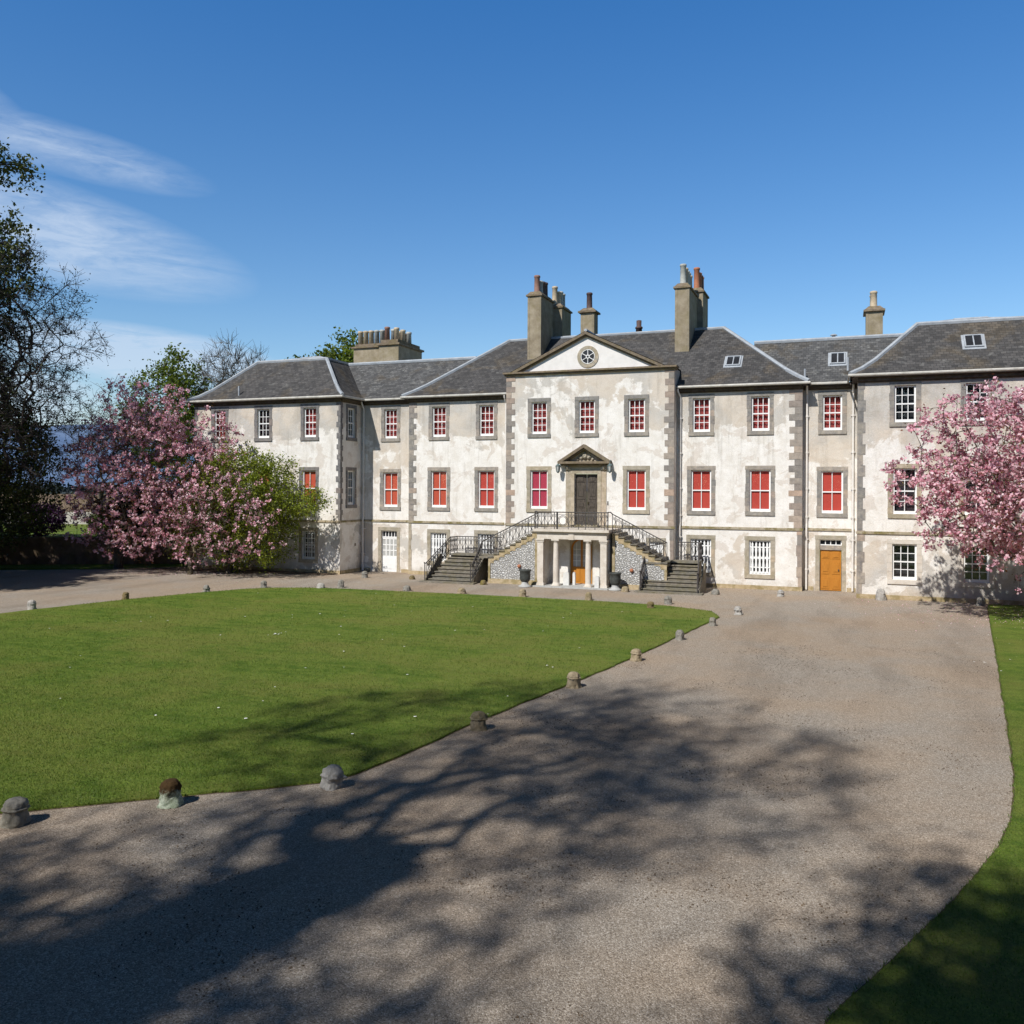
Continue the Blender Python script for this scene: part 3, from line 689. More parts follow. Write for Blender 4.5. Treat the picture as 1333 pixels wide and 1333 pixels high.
# main weathered double door with its stone doorpiece
mb = MB(); panel_door(mb, FF(YC), -13.42,-12.80,3.0,5.78,.16,1,[.34,.14,.34,.18]); panel_door(mb, FF(YC), -12.78,-12.16,3.0,5.78,.16,1,[.34,.14,.34,.18])
dr = mb.build('front_door', M['door_dark'], HOUSE)
mb = MB(); F = FF(YC)
for a, b in ((-13.62,-13.425),(-12.155,-11.96)): mb.fbox(F,a,b,-.06,.15,3.0,5.80)
mb.fbox(F,-13.62,-11.96,-.064,.15,5.803,6.0)
for a, b in ((-13.90,-13.63),(-11.95,-11.68)): mb.fbox(F,a,b,-.035,.1,3.0,6.0); mb.fbox(F,a-.02,b+.02,-.12,.1,6.0,6.2)
mb.fbox(F,-13.88,-11.70,-.05,.1,6.0,6.3)
for s_ in (-13.78,-11.8): mb.tube([(s_,YC-.10,6.22),(s_,YC-.2,6.15),(s_,YC-.12,6.05)], .06, 8)
mb.build('door_surround', M['tan_stone'], dr)
mb = MB(); mb.fbox(F,-14.25,-11.42,-.42,.1,6.32,6.44); mb.fbox(F,-14.12,-11.55,-.25,.1,6.22,6.32)
AXD = -12.83
for sx in (-1,1):
    bx = AXD+sx*1.43
    mb.fprism(F, [(bx,6.442),(AXD,7.34),(AXD,7.16),(bx-sx*.28,6.442)], -.42, .08)
    mb.fprism(F, [(bx-sx*.285,6.444),(AXD,7.155),(AXD,7.07),(bx-sx*.42,6.444)], -.30, .08)
mb.build('door_pediment', M['cornice'], dr)
mb = MB(); mb.fprism(F, [(-13.85,6.443),(-11.8,6.443),(AXD,7.08)], -.04,.05)
for k,(x,z,r_) in enumerate([(0,.27,.15),(-.22,.2,.10),(.22,.2,.10),(-.42,.12,.07),(.42,.12,.07),(0,.44,.07)]):
    mb.lathe(AXD+x, YC-.07, [(r_*.5,-r_),(r_,-r_*.4),(r_*.95,r_*.3),(r_*.4,r_)], 9, z0=6.443+z, jit=.4, seed=k)
mb.build('carved_tympanum', M['tan_stone'], dr)
mb = MB(); mb.tube([(-12.70,YC+.09,4.2),(-12.70,YC+.09,4.3)], .035, 8); mb.build('handle', M['handle'], dr)
mb = MB(); mb.fbox(F,-11.63,-11.57,-.02,.02,4.15,4.35); mb.build('bell_pull', M['iron'], dr)
# lanterns
for x in (-14.22,-11.40):
    mb = MB(); y = YC-.40
    mb.tube([(x,YC,6.42),(x,YC-.2,6.5),(x,y,6.42),(x,y,6.3)], .018, 6); mb.lathe(x,y,[(.02,.46),(.07,.40),(.14,.34),(.145,.31)],6,z0=5.88)
    mb.lathe(x,y,[(.02,-.06),(.05,-.03),(.085,0),(.09,.03)],6,z0=5.88)
    for k in range(6):
        a = 2*math.pi*k/6; mb.tube([(x+.085*math.cos(a),y+.085*math.sin(a),5.9),(x+.135*math.cos(a),y+.135*math.sin(a),6.2)], .012, 4)
    l = mb.build('wall_lantern', M['lantern'], HOUSE)
    g = MB(); g.lathe(x,y,[(.08,.03),(.125,.31)],6,z0=5.88); g.build('lantern_glass', M['paleplinth'], l)
# left link white door
mb = MB(); F = FF(YL)
mb.fbox(F,-25.83,-24.82,.12,.17,0.0,.95); mb.fbox(F,-25.83,-24.82,.115,.17,1.93,2.02)
for i in range(5): u = -25.83+1.01*i/4; mb.fbox(F,max(-25.83,u-.035),min(-24.82,u+.035),.118,.168,.95,1.93)
for j in range(1,3): z = .95+.98*j/3; mb.fbox(F,-25.8,-24.85,.122,.165,z-.03,z+.03)
mb.fbox(F,-25.7,-24.95,.105,.12,.18,.82)
d2 = mb.build('white_door', M['white'], HOUSE); d2['label'] = 'white part glazed door under a barred fanlight'
g = MB(); g.fbox(F,-25.8,-24.85,.14,.15,.95,1.93); g.build('pane', M['paleplinth'], d2)
mb = MB(); mb.fbox(F,-25.85,-24.80,.10,.2,2.02,2.10); mb.fbox(F,-25.85,-24.80,.10,.2,2.40,2.46)
for i in range(6): u = -25.82+1.0*i/5; mb.fbox(F,u-.02,u+.02,.12,.16,2.10,2.40)
mb.build('fanlight', M['white'], d2); g = MB(); g.fbox(F,-25.85,-24.80,.2,.22,2.1,2.4); g.build('dark_backing', M['dark_in'], d2)
def dsur(F,u0,u1,zt,par,mat='tan_stone'):
    s = MB(); z = 0
    while z < zt-.02:
        h_ = min(random.uniform(.35,.55), zt-z); 
        if zt-z-h_ < .15: h_ = zt-z
        s.fbox(F,u0-.2,u0-.002,-.02+random.uniform(-.004,.004),.1,z,z+h_-.006); s.fbox(F,u1+.002,u1+.2,-.02+random.uniform(-.004,.004),.1,z,z+h_-.006); z += h_
    s.fbox(F,u0-.22,u1+.22,-.024,.1,zt+.002,zt+.2); s.build('door_surround', M[mat], par)
dsur(F,-25.85,-24.80,2.46,d2)
# right link orange door
mb = MB(); panel_door(mb,F,-1.14,-.16,0.02,2.02,.14,2,[.36,.40,.24]); d3 = mb.build('panelled_door', M['door_orange'], HOUSE)
mb = MB(); mb.tube([(-.28,YL+.08,1.0),(-.28,YL+.08,1.08)], .03, 8); mb.build('handle', M['iron'], d3)
mb = MB(); mb.fbox(F,-1.16,-.14,.06,.2,2.03,2.26); mb.build('lintel', M['grey_stone'], d3)
mb = MB(); mb.fbox(F,-1.16,-.14,.10,.16,2.26,2.30); mb.fbox(F,-1.16,-.14,.10,.16,2.50,2.55)
for i in range(5): u = -1.14+.98*i/4; mb.fbox(F,u-.02,u+.02,.12,.15,2.30,2.50)
mb.build('fanlight', M['white'], d3); g = MB(); g.fbox(F,-1.16,-.14,.2,.22,2.26,2.55); g.build('dark_backing', M['dark_in'], d3)
dsur(F,-1.16,-.14,2.55,d3)
mb = MB(); mb.fbox(FX(-27.2),45.0,45.15,-.015,.02,1.55,1.7); mb.build('air_vent', M['step'], HOUSE)

# ---- entrance stair and portico (part of the house)
PX0, PX1, PY = -14.72, -11.0, 42.0
por = MB()
por.box(PX0-.12,PX1+.12,PY-.14,YC-.02,2.82,2.95); por.box(PX0-.02,PX1+.02,PY-.03,YC-.02,2.72,2.82); por.box(PX0+.03,PX1-.03,PY+.02,PY+.40,2.44,2.72)
por.box(PX0+.04,PX0+.4,PY+.4,YC-.02,2.44,2.718); por.box(PX1-.4,PX1-.04,PY+.4,YC-.02,2.44,2.718)
por.box(-13.0,-12.72,PY-.02,PY+.3,2.42,2.74)
p0 = por.build('portico', M['portico'], HOUSE)
mb = MB(); mb.box(PX0-.1,PX1+.1,PY-.25,YC-.03,-.02,.07); mb.build('floor_slab', M['paleplinth'], p0)
mb = MB(); mb.box(PX0+.02,PX0+.24,PY+.45,YC-.03,.07,2.43); mb.build('inner_wall', M['harl_front'], p0); mb = MB(); mb.box(PX1-.24,PX1-.02,PY+.45,YC-.03,.07,2.43); mb.build('inner_wall', M['harl_front'], p0)
for cx, sq in ((PX0+.20,1),(-13.72,0),(-12.02,0),(PX1-.20,1)):
    mb = MB()
    if sq:
        mb.box(cx-.16,cx+.16,PY+.05,PY+.37,.2,2.28); mb.box(cx-.20,cx+.20,PY+.01,PY+.41,.07,.2); mb.box(cx-.19,cx+.19,PY+.02,PY+.40,2.28,2.36); mb.box(cx-.22,cx+.22,PY-.01,PY+.43,2.36,2.44)
    else:
        mb.lathe(cx,PY+.21,[(.20,0.07),(.20,.12),(.17,.18),(.145,.24),(.15,.9),(.125,2.24),(.15,2.27),(.15,2.30),(.18,2.36)],18); mb.box(cx-.2,cx+.2,PY+.01,PY+.41,2.36,2.44); mb.box(cx-.21,cx+.21,PY+.0,PY+.42,.069,.1)
    mb.build('column', M['portico'], p0)
# arched ground door
mb = MB(); F = FF(43.45); arch = [(-13.33,.08),(-12.17,.08)]+[(-12.75+.58*math.cos(math.pi*i/12), 1.85+.58*math.sin(math.pi*i/12)) for i in range(13)]
inner = [(-12.75+.58*math.cos(math.pi*i/12), 1.85+.58*math.sin(math.pi*i/12)) for i in range(13)]
ad = MB(); ad.fbox(F,-13.33,-12.17,.10,.15,.08,.95); ad.fbox(F,-13.33,-13.22,.10,.15,.95,1.85); ad.fbox(F,-12.28,-12.17,.10,.15,.95,1.85); ad.fbox(F,-12.80,-12.70,.10,.15,.95,2.38)
for i in range(12):
    a, b = inner[i], inner[i+1]; c = (-12.75+(b[0]+12.75)*.84,1.85+(b[1]-1.85)*.84); e = (-12.75+(a[0]+12.75)*.84,1.85+(a[1]-1.85)*.84); ad.fprism(F,[a,b,c,e],.10,.15)
for x_ in (-13.2,-12.65): ad.fbox(F,x_,x_+.36,.08,.10,.2,.82)
d4 = ad.build('arched_door', M['door_orange'], HOUSE)
g = MB()
for k in range(3): g.fbox(F,-13.22,-12.28,.115,.135,1.25+.3*k-.012,1.25+.3*k+.012)
for x_ in (-13.03,-12.47): g.fbox(F,x_-.012,x_+.012,.116,.134,.95,2.2)
g.build('glazing_bars', M['white'], d4)
g = MB(); g.fprism(F,[(-13.25,.93),(-12.25,.93)]+[(-12.75+.5*math.cos(math.pi*i/12), 1.85+.5*math.sin(math.pi*i/12)) for i in range(13)],.125,.13); g.build('glass', M['paleplinth'], d4)
sp_ = MB()
bw = MB(); bw.fbox(F, PX0+.24, -13.385, 0, .16, .07, 2.6); bw.fbox(F, -12.115, PX1-.24, 0, .16, .07, 2.6); bw.fbox(F, -13.385, -12.115, .002, .16, 2.5, 2.6); 
for sgn in (-1,1):
    for i in range(6):
        a0 = math.pi/2*(i/6); a1 = math.pi/2*((i+1)/6)
        p = lambda a: (-12.75+sgn*.58*math.cos(a), 1.85+.58*math.sin(a))
        A, B = p(a0), p(a1); sp_.fprism(F,[A,B,(B[0],2.5),(A[0],2.5)],.02,.2)
sp_.fbox(F,-13.38,-13.33,.02,.2,.08,2.5); sp_.fbox(F,-12.17,-12.12,.02,.2,.08,2.5); bw.build('porch_back_wall', M['harl_front'], d4); sp_.build('arch', M['tan_stone'], d4)

NR = 9; RISE = (2.95-1.40)/NR; 
def rail_panel(mb, p, q, h=.86, n=None, thick=.016, scroll=True, posts=True):
    p, q = Vector(p), Vector(q); L = (q-p).length; hor = Vector((q.x-p.x,q.y-p.y,0)).length
    n = n or max(2, round(hor/.17)); up = Vector((0,0,1))
    mb.tube([p+up*h, q+up*h], .028, 6); mb.tube([p+up*.09, q+up*.09], .012, 5); mb.tube([p+up*(h-.12), q+up*(h-.12)], .012, 5)
    for i in range(n+1):
        a = p.lerp(q, i/n); mb.tube([a+up*(.0 if i%3==0 else .09), a+up*h], thick if i%3 else .02, 5)
    if scroll:
        for i in range(n):
            a = p.lerp(q,(i+.0)/n); b = p.lerp(q,(i+1.0)/n); dv = b-a; s_ = 1 if i%2 else -1
            pts = []
            for k in range(11):
                t_ = k/10; u = .5+.36*s_*math.sin(t_*2*math.pi); pts.append(a+dv*u+up*(.12+(h-.27)*t_))
            mb.tube(pts, .013, 4)
            c = a+dv*.5+up*(h-.20); mb.tube([c+dv.normalized()*.045*math.cos(t2)+up*.05*math.sin(t2) for t2 in [2*math.pi*k/8 for k in range(9)]], .011, 4)
            c = a+dv*.5+up*.2; mb.tube([c+dv.normalized()*.045*math.cos(t2)+up*.05*math.sin(t2) for t2 in [2*math.pi*k/8 for k in range(9)]], .011, 4)
def stair(sgn):
    # upper flight falls outward along the wall, lower flight comes toward the drive
    top = PX0-.12 if sgn < 0 else PX1+.12
    xo = top + sgn*2.75                   # foot of the upper flight
    Xo, Xi = (-20.85,-18.2) if sgn < 0 else (-6.5,-9.25)
    Xto = -20.3 if sgn < 0 else -6.75
    ya, yb = 42.55, YC-.03
    st = MB()
    for k in range(NR):
        z = 2.95-RISE*(k+1); a = top+sgn*2.75*k/NR; b = top+sgn*2.75*(k+1)/NR
        x0, x1 = min(a,b), max(a,b); st.box(x0-(.03 if sgn<0 else 0), x1+(.03 if sgn>0 else 0), ya-.05, yb, z-.05, z+.0); st.box(x0,x1,ya+.3,yb,z-RISE-.05,z-.052)
    zl_ = 1.40
    x0, x1 = min(xo,Xto), max(xo,Xto); st.box(x0-.04,x1+.04,43.62,YF-.6,zl_-.09,zl_); 
    x0, x1 = min(xo,Xi), max(xo,Xi); st.box(x0, x1, ya-.02, 43.62, zl_-.09, zl_-.002)
    r8 = zl_/8; 
    for k in range(8):
        z = zl_-r8*k-r8; yy0 = 43.62-.25*(k+1); f = (k+1)/8
        xo_ = Xto+(Xo-Xto)*f; xi_ = Xi; x0, x1 = min(xo_,xi_), max(xo_,xi_)
        if k < 7: st.box(x0,x1,yy0-.03,yy0+.26,z-.05,z); st.box(x0+.02,x1-.02,yy0+.03,yy0+.24,z-r8-.0,z-.052)
        if k < 7: st.box(x0+.05,x1-.05,yy0+.24,43.63,z-r8,z-.06)
    e = .25; st.box(min(Xo,Xi)-e, max(Xo,Xi)+e, 41.42, 41.95, -.02, .075)
    S = st.build('stair', M['step'], HOUSE)
    # masonry: edge course and rubble panel
    ed = MB(); F = FF(ya); tz = lambda x: 2.95-RISE-(abs(x-top)/2.75)*(2.95-1.40)*.985
    a_, b_ = top, xo
    ed.fprism(F, [(a_,tz(a_)-.06),(b_,tz(b_)-.06),(b_,tz(b_)-.24),(a_,tz(a_)-.24)], .0, .3)
    for k in range(NR):
        z = 2.95-RISE*(k+1); a = top+sgn*2.75*k/NR; b = top+sgn*2.75*(k+1)/NR; x0, x1 = min(a,b),max(a,b); ed.fbox(F,x0,x1,.01,.29,z-RISE-.18,z-.051)
    ed.fbox(F, min(a_,a_+sgn*.14), max(a_,a_+sgn*.14), -.01, .3, .0, 2.5); ed.fbox(F, min(b_,b_-sgn*.12), max(b_,b_-sgn*.12), -.01, .3, .0, tz(b_)-.1)
    ed.fbox(F, min(a_,b_), max(a_,b_), -.03, .3, -.02, .24)
    ed.build('stair_edge', M['stairstone'], S)
    pb = MB(); F2 = FF(ya+.03); pb.fprism(F2, [(a_+sgn*.13,.2),(b_-sgn*.11,.2),(b_-sgn*.11,tz(b_)-.2),(a_+sgn*.13,tz(a_)-.2)], 0, .2); pb.build('rubble_panel', M['pebble'], S)
    bs = MB(); cx_ = top+sgn*1.0; bs.lathe(cx_,ya-.02,[(.05,-.09),(.10,-.03),(.10,.03),(.05,.09)],10,z0=.95); bs.build('carved_boss', M['pot_red'], S, True)
    # dark masonry cheeks of lower flight
    ck = MB(); G = lambda u,d,z: (Xi+sgn*d, u, z)
    for XX, w in ((Xi,-.0),(Xo,0)):
        s2 = 1 if XX == Xo else -1
        G = (lambda XX_, s3: (lambda u,d,z: (XX_+s3*d, u, z)))(XX, sgn*s2)
        ck1 = MB(); ck1.fprism(G, [(41.75,.0),(43.7,.0),(43.7,1.36),(43.5,1.36),(41.75,.2)], .0, .10); ck1.build('stair_cheek', M['step'], S)
    ck.fbox(FXN(min(xo,Xto)) if sgn<0 else FX(max(xo,Xto)), 43.7, YF-.62, 0, .1, 0, 1.3)
    ck.fbox(FF(YF-.75), min(xo,Xto), max(xo,Xto), 0, .1, 0, 1.3)
    ck.build('stair_cheek', M['step'], S)
    # railings
    rl = MB()
    def P(x,y,z): return (x,y,z)
    rail_panel(rl, (top,ya+.03,2.78),(xo,ya+.03,1.42), .95)
    rl.tube([(top,ya+.03,3.73),(top-sgn*.04,ya-.2,3.83),(top-sgn*.08,PY-.05,3.83)], .028, 6)
    rail_panel(rl, (Xi,41.85,.12),(Xi,43.1,1.2), .92)
    rl.tube([(Xi,43.1,2.12),(xo,ya+.03,2.37)], .028, 6)
    rl2 = MB(); rail_panel(rl2, (Xo,41.85,.12),(Xto,43.65,1.40), .92); rail_panel(rl2, (Xto,43.65,1.40),(Xto,YF-.65,1.40), .9); rail_panel(rl2, (Xto,YF-.66,1.40),(xo if sgn < 0 else -7.95,YF-.66,1.40), .9)
    for X_ in (Xi, Xo):
        q_ = rl if X_ == Xi else rl2; q_.tube([(X_,41.62,.0),(X_,41.62,1.02)], .03, 8); q_.tube([(X_,41.85,1.04),(X_,41.7,.99),(X_,41.58,1.0),(X_,41.55,1.06)], .03, 6)
    rl.build('railing', M['iron'], S); rl2.build('railing', M['iron'], S)
stair(-1); stair(1)
rl = MB(); 
for a, b in ((PX0-.05,-13.55),(-12.1,PX1+.05)): rail_panel(rl, (a,PY-.05,2.95),(b,PY-.05,2.95), .86)
rail_panel(rl, (-13.0,PY-.05,2.95),(-12.1,PY-.05,2.95), .86); rail_panel(rl, (-13.55,PY-.05,2.95),(-13.0,PY-.05,2.95), .86, n=1, scroll=False)
for r_ in (.26,.2): rl.tube([(-13.28+r_*math.cos(2*math.pi*k/20),PY-.06,3.38+r_*math.sin(2*math.pi*k/20)) for k in range(21)], .016, 5)
for x_ in (PX0-.05,-13.6,PX1+.05): rl.tube([(x_,PY-.05,2.95),(x_,PY-.05,3.84)], .035, 6)
rl.build('railing', M['iron'], p0)

# urns and small things at the door
def urn(x,y,label):
    e = empty('garden_urn', (x,y,0), label, 'urn', 'urns beside the portico')
    mb = MB(); mb.lathe(x,y,[(.34,0),(.34,.06),(.22,.10),(.17,.2),(.18,.26)],16,jit=.03); mb.build('foot', M['paleplinth'], e, True)
    mb = MB(); mb.lathe(x,y,[(.14,.24),(.22,.3),(.27,.42),(.275,.6),(.27,.78),(.31,.82),(.32,.87),(.27,.88),(.25,.80),(.02,.78)],20); mb.build('bowl', M['urn'], e, True)
urn(-15.15,41.55,'dark metal urn on pale foot left of the portico'); urn(-10.55,41.9,'dark metal urn on pale foot right of the portico')
def wpost(x,y,w,h,label):
    mb = MB(); F = FF(y); pts = [(x-w/2,.07),(x+w/2,.07),(x+w/2,.07+h*.82)]+[(x+w/2*math.cos(math.pi*k/8), .07+h*.82+h*.18*math.sin(math.pi*k/8)) for k in range(1,8)]+[(x-w/2,.07+h*.82)]
    mb.fprism(F, pts, 0, .14); tag(mb.build('white_post', M['paleplinth2'], None), label, 'post')
wpost(-13.28,42.5,.30,.68,'broad white rounded stone standing between the portico columns'); wpost(-12.95,42.8,.13,.66,'slim white post beside the arched orange door'); wpost(-11.50,41.9,.22,.6,'white stone leaning at the right hand portico pier')
mb = MB(); mb.lathe(-26.45,45.2,[(.14,0),(.19,.05),(.2,.22),(.16,.26),(.12,.24)],12,jit=.1,seed=3); o = mb.build('flower_pot', M['urn'], None, True); tag(o, 'low dark pot at the foot of the white door', 'flower pot')

# ------------------------------------------------------------------ stone markers
def mkstone(col1, col2, moss, name):
    return stone(name, col1, col2, moss, .1, 9, .3)
SM = {'grey': mkstone((.17,.165,.15),(.33,.31,.27),.15,'marker_grey'), 'pale': mkstone((.30,.29,.27),(.46,.44,.41),.1,'marker_pale'), 'moss': mkstone((.13,.10,.05),(.24,.19,.10),.8,'marker_mossy'), 'tan': mkstone((.25,.20,.13),(.40,.33,.23),.3,'marker_tan')}
t = NT('marker_lichen'); z_ = t.sep()[2]; base = t.mix(t.ss(t.noise(12,5,.7), .45,.6), (.36,.42,.30), (.62,.68,.55)); mo = t.mix(t.noise(14,5,.8), (.025,.018,.010), (.12,.07,.03))
SM['lichen'] = t.bsdf(t.mix(t.ss(t.math('ADD', z_, t.math('MULTIPLY', t.noise(11,5,.8), .42)), .36, .50), base, mo), .95, t.bump(t.noise(25,5,.8), .9, .03), .1)
PR = {'dome': [(.205,0),(.195,.05),(.18,.10),(.172,.24),(.178,.262),(.200,.268),(.202,.285),(.178,.295),(.176,.33),(.15,.39),(.09,.43),(.02,.445)],
      'shaft': [(.20,0),(.185,.06),(.17,.2),(.172,.27),(.165,.33),(.145,.39),(.09,.44),(.02,.45)],
      'low': [(.20,0),(.20,.06),(.18,.14),(.15,.22),(.09,.27),(.02,.28)],
      'broken': [(.205,0),(.195,.05),(.165,.11),(.162,.2),(.188,.225),(.190,.25),(.165,.27),(.155,.33),(.10,.40),(.03,.43)]}
stones = [(-11.35,9.35,'dome','grey',1.0,(.0,0),'grey domed stone marker cut by the left edge of the picture, nearest of all'),
(-9.8,10.8,'shaft','lichen',1.02,(0,0),'stone marker with brown mossy crown and pale green lichen on its front'),
(-7.92,12.42,'broken','pale',1.0,(.13,0),'pale grey stone marker with leaning chipped cap at the lawn corner'),
(-7.03,16.55,'dome','tan',.95,(0,0),'brownish domed stone marker on lawn edge beside the tree shadow'),
(-6.33,20.95,'dome','tan',1.0,(0,0),'domed stone marker just beyond the top of the tree shadow on the lawn edge'),
(-5.64,24.9,'dome','tan',.9,(.05,0),'slightly leaning stone marker third from the far right lawn corner'),
(-5.08,28.9,'shaft','grey',.85,(0,0),'grey blunt stone marker second from the far right lawn corner'),
(-4.5,32.35,'shaft','grey',.8,(0,0),'small grey stone marker next to the far right lawn corner'),
(-3.95,35.7,'broken','pale',.9,(-.1,0),'whitish broken stone marker standing on gravel off the far right lawn corner'),
(-7.15,37.75,'dome','grey',.95,(0,0),'round headed grey stone marker on gravel behind the cut lawn corner'),
(-7.55,36.0,'dome','moss',.8,(0,0),'mossy yellow stone marker on the cut corner of the lawn'),
(-10.7,37.65,'shaft','tan',.95,(0,0),'tan stone marker on the back lawn edge opposite the arched orange door'),
(-13.85,37.65,'shaft','tan',.95,(.04,0),'tan stone marker on the back lawn edge opposite the left urn'),
(-16.95,37.7,'low','tan',1.15,(0,0),'squat stone marker on the back lawn edge opposite the left outside steps'),
(-19.85,37.7,'low','grey',1.1,(0,0),'squat grey stone marker on the back lawn edge left of the outside steps'),
(-23.5,37.6,'shaft','grey',1.0,(0,0),'upright grey stone marker on the back lawn edge in front of the white door'),
(-24.2,36.9,'low','pale',1.15,(0,0),'low pale stone marker close to another at the far left lawn corner'),
(-27.0,36.1,'dome','grey',.9,(0,0),'stone marker at the far left point of the lawn'),
(-28.25,33.4,'broken','grey',.95,(.05,0),'rough dark topped stone marker on the left lawn edge by the pink cherry'),
(-29.6,29.8,'shaft','moss',.85,(0,0),'mossy topped stone marker in the middle of the left lawn edge'),
(-30.6,25.9,'shaft','pale',1.0,(0,0),'pale stone marker nearest the left edge of the picture on the far gravel'),
(-24.9,42.3,'dome','grey',.95,(0,0),'stone marker on gravel near the corner of the left wing'),
(-22.1,42.6,'low','moss',.9,(0,0),'small dark stone marker left of the bottom step of the left stair'),
(-17.5,41.7,'low','moss',1.0,(0,0),'low brown stone marker by the foot of the left stair railing'),
(-9.95,41.5,'low','tan',1.1,(0,0),'brown low stone marker between the right urn and right stair'),
(-5.75,42.2,'low','grey',1.1,(0,0),'low grey stone marker right of the bottom step of the right stair'),
(-2.8,42.6,'broken','pale',.85,(0,0),'chipped stone marker on gravel between stair and orange link door'),
(1.55,43.0,'shaft','pale',1.3,(0,0),'tall pale stone marker against the wall of the right wing'),
(5.55,42.7,'dome','grey',1.0,(0,0),'stone marker in cherry shadow at the corner of the right lawn')]
for i, (x,y,pk,mt,s,tl,lab) in enumerate(stones):
    e = MB(); pr = []
    P0 = PR[pk]
    for a, b in zip(P0, P0[1:]): pr += [(a[0]+(b[0]-a[0])*f_, a[1]+(b[1]-a[1])*f_) for f_ in (0,.33,.66)]
    pr.append(P0[-1]); s *= .9
    e.lathe(0, 0, [(r*s, z*s) for r, z in pr], 40, jit=.25 if pk != 'broken' else .34, seed=i+1, tilt=tl)
    o = e.build('stone_marker', SM[mt], None, True); o.location = (x,y,-.01); o.rotation_euler[2] = random.uniform(0,6) if not tl[0] else 0
    tag(o, lab, 'stone marker', 'stone markers round the lawn and drive')

# ------------------------------------------------------------------ vegetation
def quads(name, C, S, mat, parent=None, asp=.6, up=0.0, droop=0.0, tri=False):
    n = len(C); C = np.asarray(C, dtype=float); S = np.asarray(S, dtype=float).reshape(-1,1)
    a = RNG.normal(size=(n,3)); a[:,2] -= droop; a /= np.linalg.norm(a, axis=1, keepdims=True)
    nn = RNG.normal(size=(n,3)); nn[:,2] += up; b = np.cross(nn, a); b /= (np.linalg.norm(b, axis=1, keepdims=True)+1e-9)
    A = a*S; B = b*S*asp
    if tri: V = np.stack([C-B*.5, C+B*.5, C+A], 1).reshape(-1,3); k = 3
    else: V = np.stack([C-A*.5, C+B*.5+A*.05, C+A*.5, C-B*.5+A*.05], 1).reshape(-1,3); k = 4
    me = bpy.data.meshes.new(name); me.vertices.add(n*k); me.vertices.foreach_set('co', V.ravel()); me.loops.add(n*k); me.loops.foreach_set('vertex_index', np.arange(n*k, dtype=np.int32))
    me.polygons.add(n); me.polygons.foreach_set('loop_start', np.arange(0, n*k, k, dtype=np.int32)); me.polygons.foreach_set('loop_total', np.full(n, k, dtype=np.int32)); me.materials.append(mat); me.update(calc_edges=True)
    return link(name, me, parent)

def crown_pts(n, c, r, shell=.45, gap=.0, gs=.35, seed=0, clip=None, zmin=.3):
    out = []; k = 0
    while len(out) < n and k < n*40:
        k += 1
        v = RNG.normal(size=3); v /= np.linalg.norm(v); rad = (shell+(1-shell)*RNG.random())**.6 if RNG.random() < .8 else RNG.random()
        lump = 1+.28*noise.noise(Vector((v[0]*1.7+seed*5.1, v[1]*1.7, v[2]*1.7+seed)))
        p = Vector((c[0]+v[0]*r[0]*rad*lump, c[1]+v[1]*r[1]*rad*lump, c[2]+v[2]*r[2]*rad*lump))
        if p.z < zmin: continue
        if gap and noise.noise(p*gs+Vector((seed*9,0,0))) < gap-.35: continue
        if clip and clip(p): continue
        out.append(p)
    return out

def grow(trunk, pts, bias=.35):
    """trunk: list of points; pts: crown targets. Returns nodes, parent index"""
    nodes = [Vector(p) for p in trunk]; par = [-1]+list(range(len(trunk)-1)); top = nodes[-1]
    N = len(pts); arr = np.zeros((len(nodes)+N*2+10,3)); pl = np.zeros(len(arr))
    for i, p in enumerate(nodes): arr[i] = p; pl[i] = 0
    n = len(nodes); lowfree = max(1, len(trunk)-4)
    for p in sorted(pts, key=lambda q: (q-top).length):
        d = np.linalg.norm(arr[lowfree:n]-np.array(p), axis=1); i = int(np.argmin(d+bias*pl[lowfree:n]*.25))+lowfree; L = d[i-lowfree]
        if L > .9:
            m = nodes[i].lerp(p, .5)+Vector((random.uniform(-1,1),random.uniform(-1,1),random.uniform(-.2,1)))*L*.10
            nodes.append(m); par.append(i); arr[n] = m; pl[n] = pl[i]+L*.5; i = n; n += 1
        nodes.append(p); par.append(i); arr[n] = p; pl[n] = pl[i]+L*.5; n += 1
    return nodes, par

def tree_mesh(nodes, par, r0, rt=.012, twigs=0, tl=.5, droop=0.0, power=.5):
    n = len(nodes); cnt = [0]*n; kids = [0]*n
    for i in range(n):
        if par[i] >= 0: kids[par[i]] += 1
    for i in range(n-1, -1, -1):
        if kids[i] == 0: cnt[i] += 1
    order = list(range(n-1, -1, -1))
    for i in order:
        if par[i] >= 0: cnt[par[i]] += cnt[i]
    tot = cnt[0]; rad = [max(rt, r0*(c/tot)**power) for c in cnt]
    mb = MB(); tips = []
    for i in range(n):
        if par[i] < 0: continue
        a, b = nodes[par[i]], nodes[i]; ra = min(rad[par[i]], rad[i]*1.35) if par[i] else rad[0]*1.2
        mb.tube([a, b], [ra, rad[i]], 8 if ra > .12 else (5 if ra > .04 else 3), cap=False)
        if cnt[i] <= 6: tips.append(i)
    ends = []
    for i in tips:
        p = nodes[i]; d0 = (nodes[i]-nodes[par[i]]); d0 = d0.normalized() if d0.length > 1e-4 else Vector((0,0,1))
        for k in range(twigs):
            d = (d0*.9+Vector((random.gauss(0,.7),random.gauss(0,.7),random.gauss(0,.7)-droop))).normalized(); L = tl*random.uniform(.5,1.2)
            m = p+d*L*.5+Vector((random.gauss(0,.04),random.gauss(0,.04),.0)); e = m+(d+Vector((random.gauss(0,.3),random.gauss(0,.3),random.gauss(0,.3)-droop))).normalized()*L*.5
            mb.tube([p, m, e], [rt*.9, rt*.7, rt*.45], 3, cap=False); ends += [m, e]
    return mb, [nodes[i] for i in tips], ends

